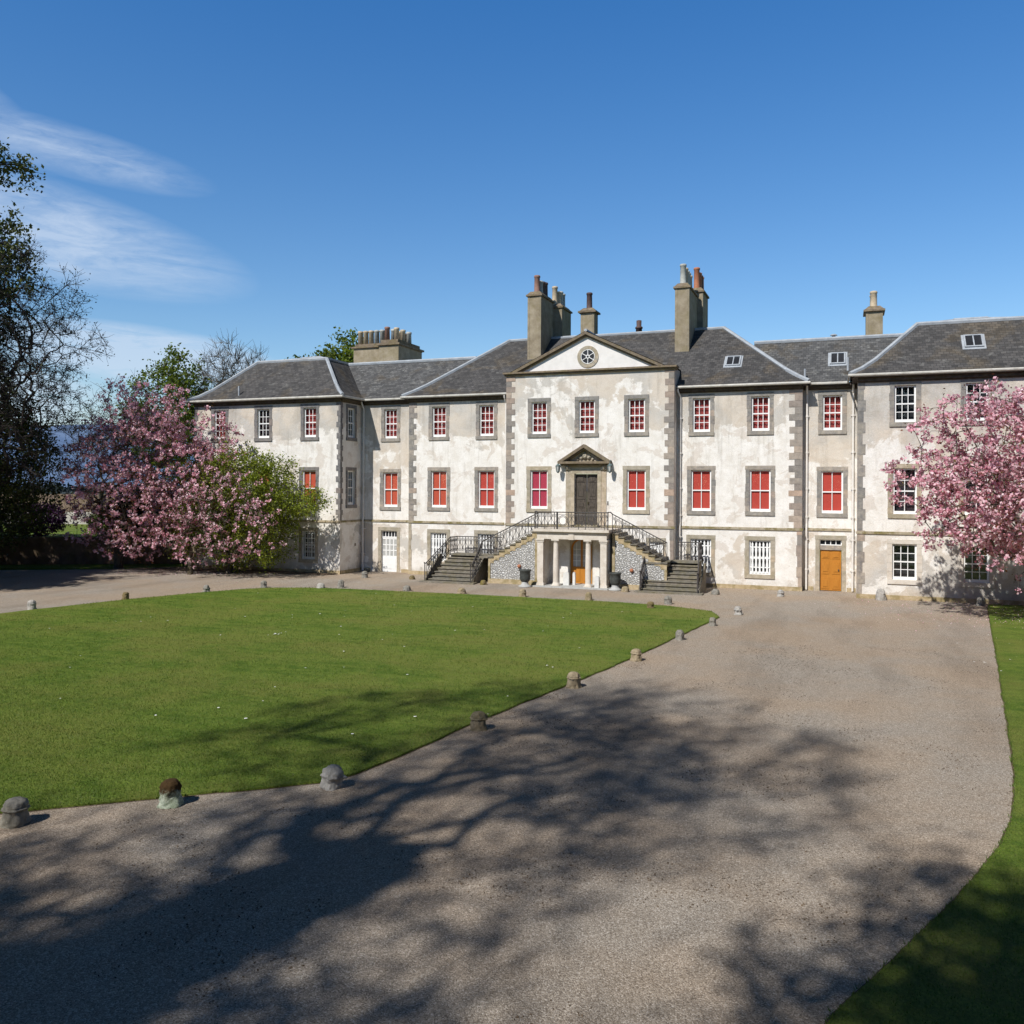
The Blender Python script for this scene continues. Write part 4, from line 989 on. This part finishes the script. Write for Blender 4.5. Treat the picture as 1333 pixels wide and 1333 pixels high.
def scatter(ends, per, spread, size, keep=1.0):
    C = []; S = []
    for e in ends:
        if random.random() > keep: continue
        for _ in range(per):
            C.append((e.x+random.gauss(0,spread), e.y+random.gauss(0,spread), e.z+random.gauss(0,spread))); S.append(size*random.uniform(.6,1.35))
    return C, S

def tree(name, label, cat, base, trunk_h, c, r, npts, r0, leaf=None, leaves=(4,.12,.11,1.0), twigs=2, tl=.5, bark='bark', rt=.012, gap=0, gs=.35, seed=0, blossom=None, lean=(0,0), group=None, clip=None, shell=.45, droop=0, zmin=.3, ivy=None, power=.5, leaf_name='crown'):
    global RNG
    random.seed(100+seed); RNG = np.random.default_rng(500+seed)
    e = empty(name, base, label, cat, group)
    bx, by, bz = base; tr = [(bx+lean[0]*k/5+math.sin(k*1.3+seed)*.06*r0*4, by+lean[1]*k/5+math.cos(k*1.7+seed)*.05*r0*4, bz-.1+trunk_h*k/5) for k in range(6)]
    pts = crown_pts(npts, c, r, shell, gap, gs, seed, clip, zmin)
    nodes, par = grow(tr, pts); mb, tips, ends = tree_mesh(nodes, par, r0, rt, twigs, tl, droop, power)
    mb.lathe(bx, by, [(r0*1.6,-.1),(r0*1.25,.15),(r0*1.1,.5),(r0*1.02,.9)], 10, z0=bz, jit=.15, seed=seed)
    mb.build('trunk', M[bark], e)
    if leaf:
        C, S = scatter(ends or tips, *leaves); quads(leaf_name, C, S, M[leaf], e, .6, .5)
    if blossom:
        mt, per, spread, size, keep = blossom; C, S = scatter(ends or tips, per, spread, size, keep)
        # petals gather into tight hanging bunches
        quads('blossom', C, S, M[mt], e, .85, .3)
    if ivy:
        C = []; S = []
        for k in range(ivy[0]):
            q = random.random(); z = q*ivy[1]; a = random.uniform(0,6.283); rr = ivy[2]*(1-.3*q*q)*random.uniform(.6,1.15); ii = min(4, int(z/trunk_h*5)); 
            C.append((bx+lean[0]*z/trunk_h+rr*math.cos(a), by+lean[1]*z/trunk_h+rr*math.sin(a), bz+z)); S.append(random.uniform(.15,.35))
        quads('ivy', C, S, M['leaf_dark'], e, .8)
    return e

wing_clip = lambda p: (p.x > -38.2 and p.y > 42.7)
tree('cherry_tree', 'broad pink cherry tree with bronze young leaves left of the left wing', 'tree', (-41.3,41.0,0), 1.7, (-38.0,40.2,5.3), (5.9,3.8,5.1), 950, .20, 'leaf_bronze', (3,.13,.11,.9), 3, .55, seed=1, blossom=('blossom',10,.055,.13,.55), gap=.12, gs=.5, clip=wing_clip, lean=(.4,0), shell=.3, droop=.1, zmin=.9)
tree('broadleaf_tree', 'bushy fresh green tree growing against the wall of the left wing', 'tree', (-33.4,41.4,0), 1.3, (-31.9,41.0,3.5), (5.2,1.7,3.6), 900, .17, 'leaf_green', (8,.14,.13,.98), 3, .6, seed=2, gap=.21, gs=.55, clip=lambda p: p.y > 42.9 or (p.x > -29.3+.5*noise.noise(p*.8) and not (3.6 < p.z < 4.9 and p.x < -26.2 and p.y > 40.2 and abs(p.z-4.2) < (-25.8-p.x)*.3)), shell=.2, zmin=.4)
tree('cherry_tree', 'smaller sparse pink cherry spreading in front of the fresh green tree', 'tree', (-34.9,39.9,0), 1.2, (-32.0,38.9,3.2), (3.9,1.5,2.5), 300, .12, 'leaf_mid', (3,.15,.12,.9), 2, .55, seed=3, blossom=('blossom',10,.055,.115,.5), gap=.08, gs=.6, shell=.3, droop=.3, zmin=1.0)
tree('cherry_tree', 'deep pink cherry tree covered in blossom in front of the right wing', 'tree', (8.2,38.6,0), 1.9, (8.3,38.2,5.4), (6.3,4.2,4.0), 1350, .22, 'leaf_bronze', (2,.12,.10,.7), 3, .55, seed=4, blossom=('blossom_deep',11,.07,.125,.72), gap=.10, gs=.5, clip=lambda p: p.y > 42.6, shell=.25, droop=.25, zmin=1.8, bark='bark')
tree('broadleaf_tree', 'lime green tree rising behind the pink cherry left of the house', 'tree', (-57,60,1), 6, (-54.8,60,10.6), (3.7,3.5,5.8), 380, .3, 'leaf_lime', (6,.26,.27,.92), 3, .8, seed=5, gap=.04, gs=.3, rt=.02, shell=.2)
tree('bare_tree', 'leafless twiggy tree behind the hipped roof of the left wing', 'tree', (-50,63,1), 4, (-51.0,63,12.2), (4.4,3.0,5.6), 700, .28, None, (1,.1,.1,1), 6, 1.3, seed=6, rt=.02, bark='bark_grey', shell=.1, droop=-.35)
tree('broadleaf_tree', 'round green tree top showing behind the wide chimney stack', 'tree', (-38.5,62,1), 7, (-38.4,62,12.2), (5.6,4,5.2), 620, .3, 'leaf_lime', (10,.26,.30,1.0), 2, .7, seed=7, rt=.02, shell=.2)
tree('bare_tree', 'thin pale bare tree between the tall left trees and the cherry', 'tree', (-50,48,1.6), 3, (-47.6,48,8.2), (5.0,2.6,4.2), 420, .16, 'leaf_mid', (1,.2,.16,.3), 5, 1.0, seed=8, rt=.014, bark='bark_grey', shell=.1, droop=-.2)
tree('bare_tree', 'tall dark twiggy tree at the left edge of the picture', 'tree', (-44.5,33.5,0), 5.0, (-43.1,34.2,11.6), (5.9,4.2,7.0), 1900, .36, 'leaf_dark', (2,.10,.11,.35), 6, .65, seed=9, rt=.013, bark='twig', gap=.12, gs=.45, shell=.1, zmin=3.0, power=.55)
tree('broadleaf_tree', 'tallest tree with bright young leaves cut by the left edge', 'tree', (-49.5,31.5,0), 8.0, (-47.0,33.0,18.2), (6.6,4.6,7.6), 640, .5, 'leaf_olive', (10,.20,.22,.95), 3, .8, seed=10, rt=.018, clip=lambda p: 19.7 < p.z < 21.7 and p.x > -48.5, bark='twig', gap=.2, gs=.35, shell=.3, ivy=(9000,9,2.2))
tree('broadleaf_tree', 'shady low tree under the tall trees at the left edge', 'tree', (-48.2,35.6,0), 2.0, (-46.6,36.0,5.8), (4.6,3,4.6), 600, .25, 'leaf_olive', (10,.2,.17,.97), 3, .7, seed=11, rt=.015, bark='twig', gap=.08, gs=.5)
# trees standing outside the picture; their shadows cross the drive and the terrace
tree('shade_tree', 'tall ivy clad tree behind the viewpoint whose trunk shadow crosses the gravel', 'tree', (-10.6,-4.2,0), 13.0, (-11.3,-2.3,18.6), (6.0,5.2,4.8), 800, .42, 'leaf_mid', (4,.22,.13,.7), 4, .8, seed=12, rt=.018, ivy=(17000,14.5,1.0), shell=.1, gap=.18, gs=.32, lean=(.3,.6), power=.68)
tree('shade_tree', 'slender tree behind the viewpoint casting faint shade on the drive', 'tree', (-5.6,-13.0,0), 9.0, (-4.2,-11.0,18.0), (5.2,4.2,5.0), 170, .22, 'leaf_mid', (2,.3,.2,.4), 2, 1.1, seed=13, rt=.025, shell=.1, gap=.22, gs=.3)
tree('shade_tree', 'tree behind the viewpoint shading the near left gravel', 'tree', (-16,-13,0), 9.0, (-12.6,-9.6,16.0), (4.6,3.6,4.6), 340, .4, 'leaf_mid', (6,.28,.22,.85), 2, 1.1, seed=14, rt=.03, shell=.1, gap=.2, gs=.3)
tree('shade_tree', 'leafy tree behind the viewpoint shading the near right lawn', 'tree', (-2.0,-7.0,0), 8.0, (-2.2,-5.4,15.4), (3.4,3.6,3.4), 260, .35, 'leaf_mid', (7,.3,.22,.95), 2, 1.0, seed=15, rt=.03, shell=.1, gap=.1, gs=.3)
tree('shade_tree', 'dense tree outside the left edge shading the terrace wall', 'tree', (-58,26,0), 4.0, (-57,27,10.5), (7.5,5,7), 500, .4, 'leaf_dark', (10,.35,.4,1), 2, .9, seed=16, rt=.03, shell=.1)
tree('shade_tree', 'dense tree outside the left edge shading the far left gravel', 'tree', (-47,22.5,0), 4.0, (-45.5,23.5,9.5), (6,4,5.5), 420, .4, 'leaf_dark', (10,.35,.4,1), 2, .9, seed=17, rt=.03, shell=.1)

# unseen woodland belt added behind and beside the viewpoint to cut sky fill
random.seed(77); RNG = np.random.default_rng(77); P_ = []
while len(P_) < 26000:
    q = random.random()
    if q < .5: x = random.uniform(-90,50); y = -38+abs(x+10)*.12+random.uniform(-4,4)
    elif q < .75: x = random.uniform(27,35); y = random.uniform(-36,38)
    else: x = random.uniform(-84,-76); y = random.uniform(-36,18)
    h_ = 23+5*noise.noise(Vector((x*.08,y*.08,3))); P_.append((x, y, random.uniform(.5,h_)))
tag(quads('woodland', P_, [random.uniform(1.2,2.6) for _ in P_], M['leaf_dark'], None, .8), 'unseen dark woodland belt added around the viewpoint to block sky light', 'wood', kind='stuff')

# terrace on the left with its walls and shrubs
mb = MB(); W0 = Vector((-66,31.4)); W1 = Vector((-39.6,45.2)); dv = (W1-W0).normalized(); nv = Vector((-dv.y,dv.x))
def wseg(mb, a, b, w, z0, z1): 
    a, b = Vector(a), Vector(b); d = (b-a).normalized(); n_ = Vector((-d.y,d.x))*w
    mb.hexa([(a.x,a.y,z0),(b.x,b.y,z0),(b.x+n_.x,b.y+n_.y,z0),(a.x+n_.x,a.y+n_.y,z0)],[(a.x,a.y,z1),(b.x,b.y,z1),(b.x+n_.x,b.y+n_.y,z1),(a.x+n_.x,a.y+n_.y,z1)])
wseg(mb, W0, W1, .45, -.05, 1.75); o = mb.build('retaining_wall', M['gardenwall']); tag(o, 'shaded rubble retaining wall holding up the terrace left of the cherry', 'wall')
mb = MB(); mb.face([(W0.x,W0.y+.4,1.68),(W1.x,W1.y+.4,1.68),(-39.6,80,1.68),(-120,80,1.68),(-120,20,1.68)]); tag(mb.build('terrace_ground', M['grass_far']), kind='structure')
mb = MB(); wseg(mb, (-110,58), (-46,72), .4, 1.6, 4.25); tag(mb.build('garden_wall', M['gardenwall']), 'long reddish garden wall at the far side of the terrace', 'wall')
mb = MB(); wseg(mb, (-100,50), (-46,62), .3, 1.6, 2.75); tag(mb.build('low_wall', M['palewall']), 'low pale wall in front of the reddish garden wall', 'wall')
def shrub(label, c, r, n, mat, seed, size=.16):
    random.seed(seed); e = empty('shrub', (c[0],c[1],1.68), label, 'shrub')
    mb = MB()
    for k in range(14):
        a = random.uniform(0,6.28); mb.tube([(c[0],c[1],1.6),(c[0]+r[0]*.6*math.cos(a),c[1]+r[1]*.6*math.sin(a),1.7+r[2]*random.uniform(.8,1.6))], [.04,.015], 4)
    mb.build('stems', M['twig'], e)
    P_ = crown_pts(n, (c[0],c[1],1.68+r[2]*.8), r, .5, .1, .8, seed, None, 1.7); quads('foliage', [tuple(p) for p in P_], [size*random.uniform(.6,1.4) for _ in P_], M[mat], e, .6, .4)
shrub('dark purple leaved shrub on the terrace above the retaining wall', (-50.2,43.0), (2.0,1.5,1.3), 5000, 'leaf_purple', 21)
shrub('sunlit green shrub on the terrace right of the purple one', (-47.4,46.5), (1.8,1.5,1.0), 4500, 'leaf_mid', 22)
shrub('dark green shrub at the left end of the terrace', (-54.3,40.8), (2.8,1.6,1.2), 6500, 'leaf_dark', 23, .18)
shrub('dark evergreen shrub on the terrace behind the cherry trunk', (-44.6,46.0), (2.6,1.6,1.7), 7000, 'leaf_dark', 24, .18)
shrub('broad dark bush filling the gap behind the cherry by the wing corner', (-40.6,46.6), (2.6,1.8,2.2), 8000, 'leaf_dark', 25, .18)
shrub('low dark bush between the terrace shrubs and wing corner', (-42.6,45.2), (2.4,1.3,1.4), 6500, 'leaf_dark', 26, .18)
# far wood and hills
random.seed(5); P_ = []
for k in range(9000):
    x = random.uniform(-330,-90); h_ = 5+3*noise.noise(Vector((x*.03,0,0)))+2*noise.noise(Vector((x*.15,4,0))); P_.append((x, 175+random.uniform(-12,12)-x*.05, random.uniform(0,max(2,h_))))
o = quads('far_wood', P_, [random.uniform(1.0,2.2) for _ in P_], M['farwood'], None, .8); tag(o, 'thin dark line of distant woodland beyond the garden wall', 'wood', kind='stuff')
mb = MB(); N_ = 140; rows = []
for j, (dist, hs_) in enumerate(((2500,0),(2700,.55),(3000,1.0),(3500,.4))):
    row = []
    for i in range(N_+1):
        a = R(-110+180*i/N_); hgt = 175+55*noise.noise(Vector((i*.05,1,0)))+16*noise.noise(Vector((i*.21,7,0)))
        hgt *= max(.0, min(1, (-a+R(-8))/R(30)))   # sinks towards the right, behind the house
        row.append((dist*math.sin(a), dist*math.cos(a), -1+hgt*hs_))
    rows.append(row)
for j in range(3):
    for i in range(N_): mb.face([rows[j][i],rows[j][i+1],rows[j+1][i+1],rows[j+1][i]])
tag(mb.build('hills', M['hill'], None, True), kind='structure')

# grass blades on the near part of the lawns and along their edges
def inside(p, poly):
    x, y = p; c = False; j = len(poly)-1
    for i in range(len(poly)):
        xi, yi = poly[i]; xj, yj = poly[j]
        if (yi > y) != (yj > y) and x < (xj-xi)*(y-yi)/(yj-yi)+xi: c = not c
        j = i
    return c
random.seed(9); RNG = np.random.default_rng(3); C = []; S = []
def dens(y): return max(.05, min(1, (13.0/max(y,8))**2.2))
while len(C) < 150000:
    x, y = random.uniform(-30,-5), 9+28*random.random()**1.7
    if random.random() < dens(y)*1.0 and -1.3*y < x and inside((x,y), LAWN): C.append((x,y,.03)); S.append(random.uniform(.016,.034)*(1+y/25))
while len(C) < 200000:
    x, y = random.uniform(-1,5.5), random.uniform(6.5,26)
    if random.random() < dens(y) and inside((x,y), RL): C.append((x,y,.03)); S.append(random.uniform(.02,.045))
for poly in (LAWN_S, RL_S):
    n = len(poly)
    for i in range(n):
        a, b = poly[i], poly[(i+1)%n]
        if a[1] < 5 or a[0] > 8 or a[0] < -30 or a[1] > 37.5: continue
        L = math.hypot(b[0]-a[0], b[1]-a[1])
        if L > 1: continue
        for k in range(int(L*90)):
            t_ = random.random(); C.append((a[0]+(b[0]-a[0])*t_+random.gauss(0,.02), a[1]+(b[1]-a[1])*t_+random.gauss(0,.02), .015)); S.append(random.uniform(.03,.07))
n = len(C); C = np.array(C); S = np.array(S).reshape(-1,1); a = RNG.normal(size=(n,3))*.45; a[:,2] = 1; a /= np.linalg.norm(a,axis=1,keepdims=True); b = RNG.normal(size=(n,3)); b[:,2] = 0; b /= np.linalg.norm(b,axis=1,keepdims=True)
V = np.stack([C-b*S*.14, C+b*S*.14, C+a*S], 1).reshape(-1,3)
me = bpy.data.meshes.new('grass_blades'); me.vertices.add(n*3); me.vertices.foreach_set('co', V.ravel()); me.loops.add(n*3); me.loops.foreach_set('vertex_index', np.arange(n*3, dtype=np.int32)); me.polygons.add(n); me.polygons.foreach_set('loop_start', np.arange(0,n*3,3,dtype=np.int32)); me.polygons.foreach_set('loop_total', np.full(n,3,dtype=np.int32)); me.materials.append(M['blade']); me.update(calc_edges=True)
tag(link('grass_blades', me), 'short mown grass blades covering the lawns', 'grass', kind='stuff')
# daisies
mb = MB()
spots = [(random.uniform(-26,-6), random.uniform(14,36)) for _ in range(60)] + [(-17.8+random.gauss(0,.12),24.6+random.gauss(0,.18)) for _ in range(10)] + [(random.uniform(3.4,5.8), random.uniform(20,38)) for _ in range(10)]
for x, y in spots:
    if inside((x,y), LAWN) or x > 3:
        r_ = random.uniform(.015,.04); mb.face([(x+r_*math.cos(k*1.05), y+r_*math.sin(k*1.05), .07+random.uniform(0,.01)) for k in range(6)])
tag(mb.build('daisies', M['daisy']), 'tiny white daisies dotted over the lawn', 'flowers', kind='stuff')
# dark moss crumbs and grit on the gravel
random.seed(31); C = []; S = []
while len(C) < 5200:
    x, y = random.uniform(-10,4), random.uniform(6.5,30)
    if noise.noise(Vector((x*.35,y*.6,2)))+.5*noise.noise(Vector((x*1.3,y*2.0,5))) > .17 and not inside((x,y), LAWN) and not inside((x,y), RL): C.append((x,y,.006)); S.append(random.uniform(.012,.04))
Cp = []; Sp = []
for (cx,cy,rx,ry,nn) in ((7.0,39.5,5.5,4.0,1500),(-37.5,40.6,6.5,2.5,1300)):
    for _ in range(nn): Cp.append((cx+random.gauss(0,rx*.55), min(43.2,cy+random.gauss(0,ry*.55)), .055)); Sp.append(random.uniform(.02,.05))
tag(quads('fallen_petals', Cp, Sp, M['blossom'], None, .8, 4.0), 'pink petals fallen on the ground under the cherry trees', 'petals', kind='stuff')
quad = quads('moss_crumbs', C, S, M['soil'], None, .8, 3.0); tag(quad, 'dark crumbs of moss and grit lying on the gravel', 'debris', kind='stuff')

# ------------------------------------------------------------------ sun, sky, camera
AZ, EL = 17.5, 45.0
sun = bpy.data.lights.new('sun', 'SUN'); sun.energy = 4.9; sun.angle = R(.7); sun.color = (1,.965,.915)
so = bpy.data.objects.new('sun', sun); COL.objects.link(so)
d = Vector((math.sin(R(AZ))*math.cos(R(EL)), math.cos(R(AZ))*math.cos(R(EL)), -math.sin(R(EL)))); so.rotation_euler = d.to_track_quat('-Z','Y').to_euler(); so.location = (-20,-40,60)
w = bpy.data.worlds.new('World'); scene.world = w; w.use_nodes = True; nt = w.node_tree; nt.nodes.clear()
def nn_(ty, **kw):
    x = nt.nodes.new(ty)
    for k, v in kw.items(): setattr(x, k, v)
    return x
L_ = nt.links.new
sky = nn_('ShaderNodeTexSky', sky_type='NISHITA'); sky.sun_disc = False; sky.sun_elevation = R(EL); sky.sun_rotation = R(180+AZ); sky.altitude = 50; sky.air_density = 1.0; sky.dust_density = .4; sky.ozone_density = 1.5
tc = nn_('ShaderNodeTexCoord'); sx = nn_('ShaderNodeSeparateXYZ'); L_(tc.outputs['Generated'], sx.inputs[0])
def mt(op, a, b=None, clamp=False):
    k = nn_('ShaderNodeMath', operation=op); k.use_clamp = clamp
    for i, v in enumerate((a, b)):
        if v is None: continue
        if isinstance(v, (int, float)): k.inputs[i].default_value = v
        else: L_(v, k.inputs[i])
    return k.outputs[0]
az = mt('MULTIPLY', mt('ARCTAN2', sx.outputs[0], sx.outputs[1]), 57.2958); el = mt('MULTIPLY', mt('ARCSINE', sx.outputs[2]), 57.2958)
cv = nn_('ShaderNodeCombineXYZ'); L_(az, cv.inputs[0]); L_(el, cv.inputs[1])
def cnoise(scx, scy, rot, det, rough, dist, loc=(0,0,0)):
    mp_ = nn_('ShaderNodeMapping'); L_(cv.outputs[0], mp_.inputs[0]); mp_.inputs['Rotation'].default_value = (0,0,R(rot)); mp_.inputs['Scale'].default_value = (scx,scy,1); mp_.inputs['Location'].default_value = loc
    nz = nn_('ShaderNodeTexNoise'); L_(mp_.outputs[0], nz.inputs['Vector']); nz.inputs['Scale'].default_value = 1; nz.inputs['Detail'].default_value = det; nz.inputs['Roughness'].default_value = rough; nz.inputs['Distortion'].default_value = dist
    return nz.outputs['Fac']
streak = cnoise(.13,.75,14,8,.6,.9); fine = cnoise(.55,2.0,14,9,.68,.9,(4,2,0))
def blob(ca, ce, la, le, slope, amp):
    """soft-edged ellipse in azimuth/elevation; slope tilts it"""
    da = mt('SUBTRACT', az, ca); de = mt('SUBTRACT', mt('SUBTRACT', el, ce), mt('MULTIPLY', da, slope))
    q = mt('ADD', mt('POWER', mt('ABSOLUTE', mt('DIVIDE', da, la)), 2.0), mt('POWER', mt('ABSOLUTE', mt('DIVIDE', de, le)), 2.0))
    return mt('MULTIPLY', mt('SUBTRACT', 1.0, mt('MULTIPLY', q, 1.0), True), amp)
parts = [blob(-48,19.0,8.5,1.5,-.12,.75), blob(-51,14.8,14,3.1,-.16,1.05), blob(-44.5,8.0,9.0,1.9,-.06,1.9), blob(-54,5.4,9,2.8,-.05,1.7), blob(-54,21.0,6,2.0,-.5,.6)]
acc = parts[0]
for p in parts[1:]: acc = mt('MAXIMUM', acc, p)
tex = mt('ADD', mt('MULTIPLY', streak, 1.7), mt('MULTIPLY', fine, .7))
cl = mt('MULTIPLY', acc, mt('MULTIPLY', mt('SUBTRACT', tex, .70, True), 1.5), True)
cl = mt('MULTIPLY', cl, .62)
hs = nn_('ShaderNodeHueSaturation'); L_(sky.outputs[0], hs.inputs['Color']); hs.inputs['Saturation'].default_value = 1.15; hs.inputs['Value'].default_value = 1.0; hs.inputs['Hue'].default_value = .5
tint = nn_('ShaderNodeMix', data_type='RGBA', blend_type='MULTIPLY'); tint.inputs[0].default_value = 1; L_(hs.outputs[0], tint.inputs[6]); tr_ = nn_('ShaderNodeMapRange'); L_(el, tr_.inputs['Value']); tr_.inputs['From Min'].default_value = 4; tr_.inputs['From Max'].default_value = 30
tm_ = nn_('ShaderNodeMix', data_type='RGBA'); L_(tr_.outputs[0], tm_.inputs[0]); tm_.inputs[6].default_value = (1.0,1.04,1.07,1); tm_.inputs[7].default_value = (.46,.95,1.30,1); L_(tm_.outputs[2], tint.inputs[7])
mxc = nn_('ShaderNodeMix', data_type='RGBA'); L_(cl, mxc.inputs[0]); L_(tint.outputs[2], mxc.inputs[6]); mxc.inputs[7].default_value = (5.4,6.3,7.6,1)
bg = nn_('ShaderNodeBackground'); mr = nn_('ShaderNodeMapRange', interpolation_type='SMOOTHSTEP'); L_(el, mr.inputs['Value']); mr.inputs['From Min'].default_value = 30; mr.inputs['From Max'].default_value = 42; mr.inputs['To Min'].default_value = 1; mr.inputs['To Max'].default_value = .05
vm = nn_('ShaderNodeVectorMath', operation='SCALE'); L_(mxc.outputs[2], vm.inputs[0]); L_(mr.outputs[0], vm.inputs['Scale']); L_(vm.outputs[0], bg.inputs[0]); bg.inputs[1].default_value = .12
wo_ = nn_('ShaderNodeOutputWorld'); L_(bg.outputs[0], wo_.inputs[0])

cam = bpy.data.cameras.new('camera'); co = bpy.data.objects.new('camera', cam); COL.objects.link(co)
cam.sensor_fit = 'HORIZONTAL'; cam.sensor_width = 36; cam.lens = 1134.01/1333*36; cam.shift_y = -(666.5-637)/1333; cam.clip_end = 9000; cam.clip_start = .1
co.location = (0,0,4.95)
co.rotation_mode = 'XYZ'
yaw = R(20.92045)
co.matrix_world = Matrix.Translation((0,0,4.95)) @ Matrix.Rotation(yaw, 4, 'Z') @ Matrix.Rotation(math.pi/2, 4, 'X') @ Matrix.Rotation(.005, 4, 'Z')
scene.camera = co
scene.view_settings.view_transform = 'Standard'; scene.view_settings.look = 'None'; scene.view_settings.exposure = 0; scene.view_settings.gamma = 1
scene.render.engine = 'CYCLES'; scene.cycles.max_bounces = 6; scene.cycles.transparent_max_bounces = 12
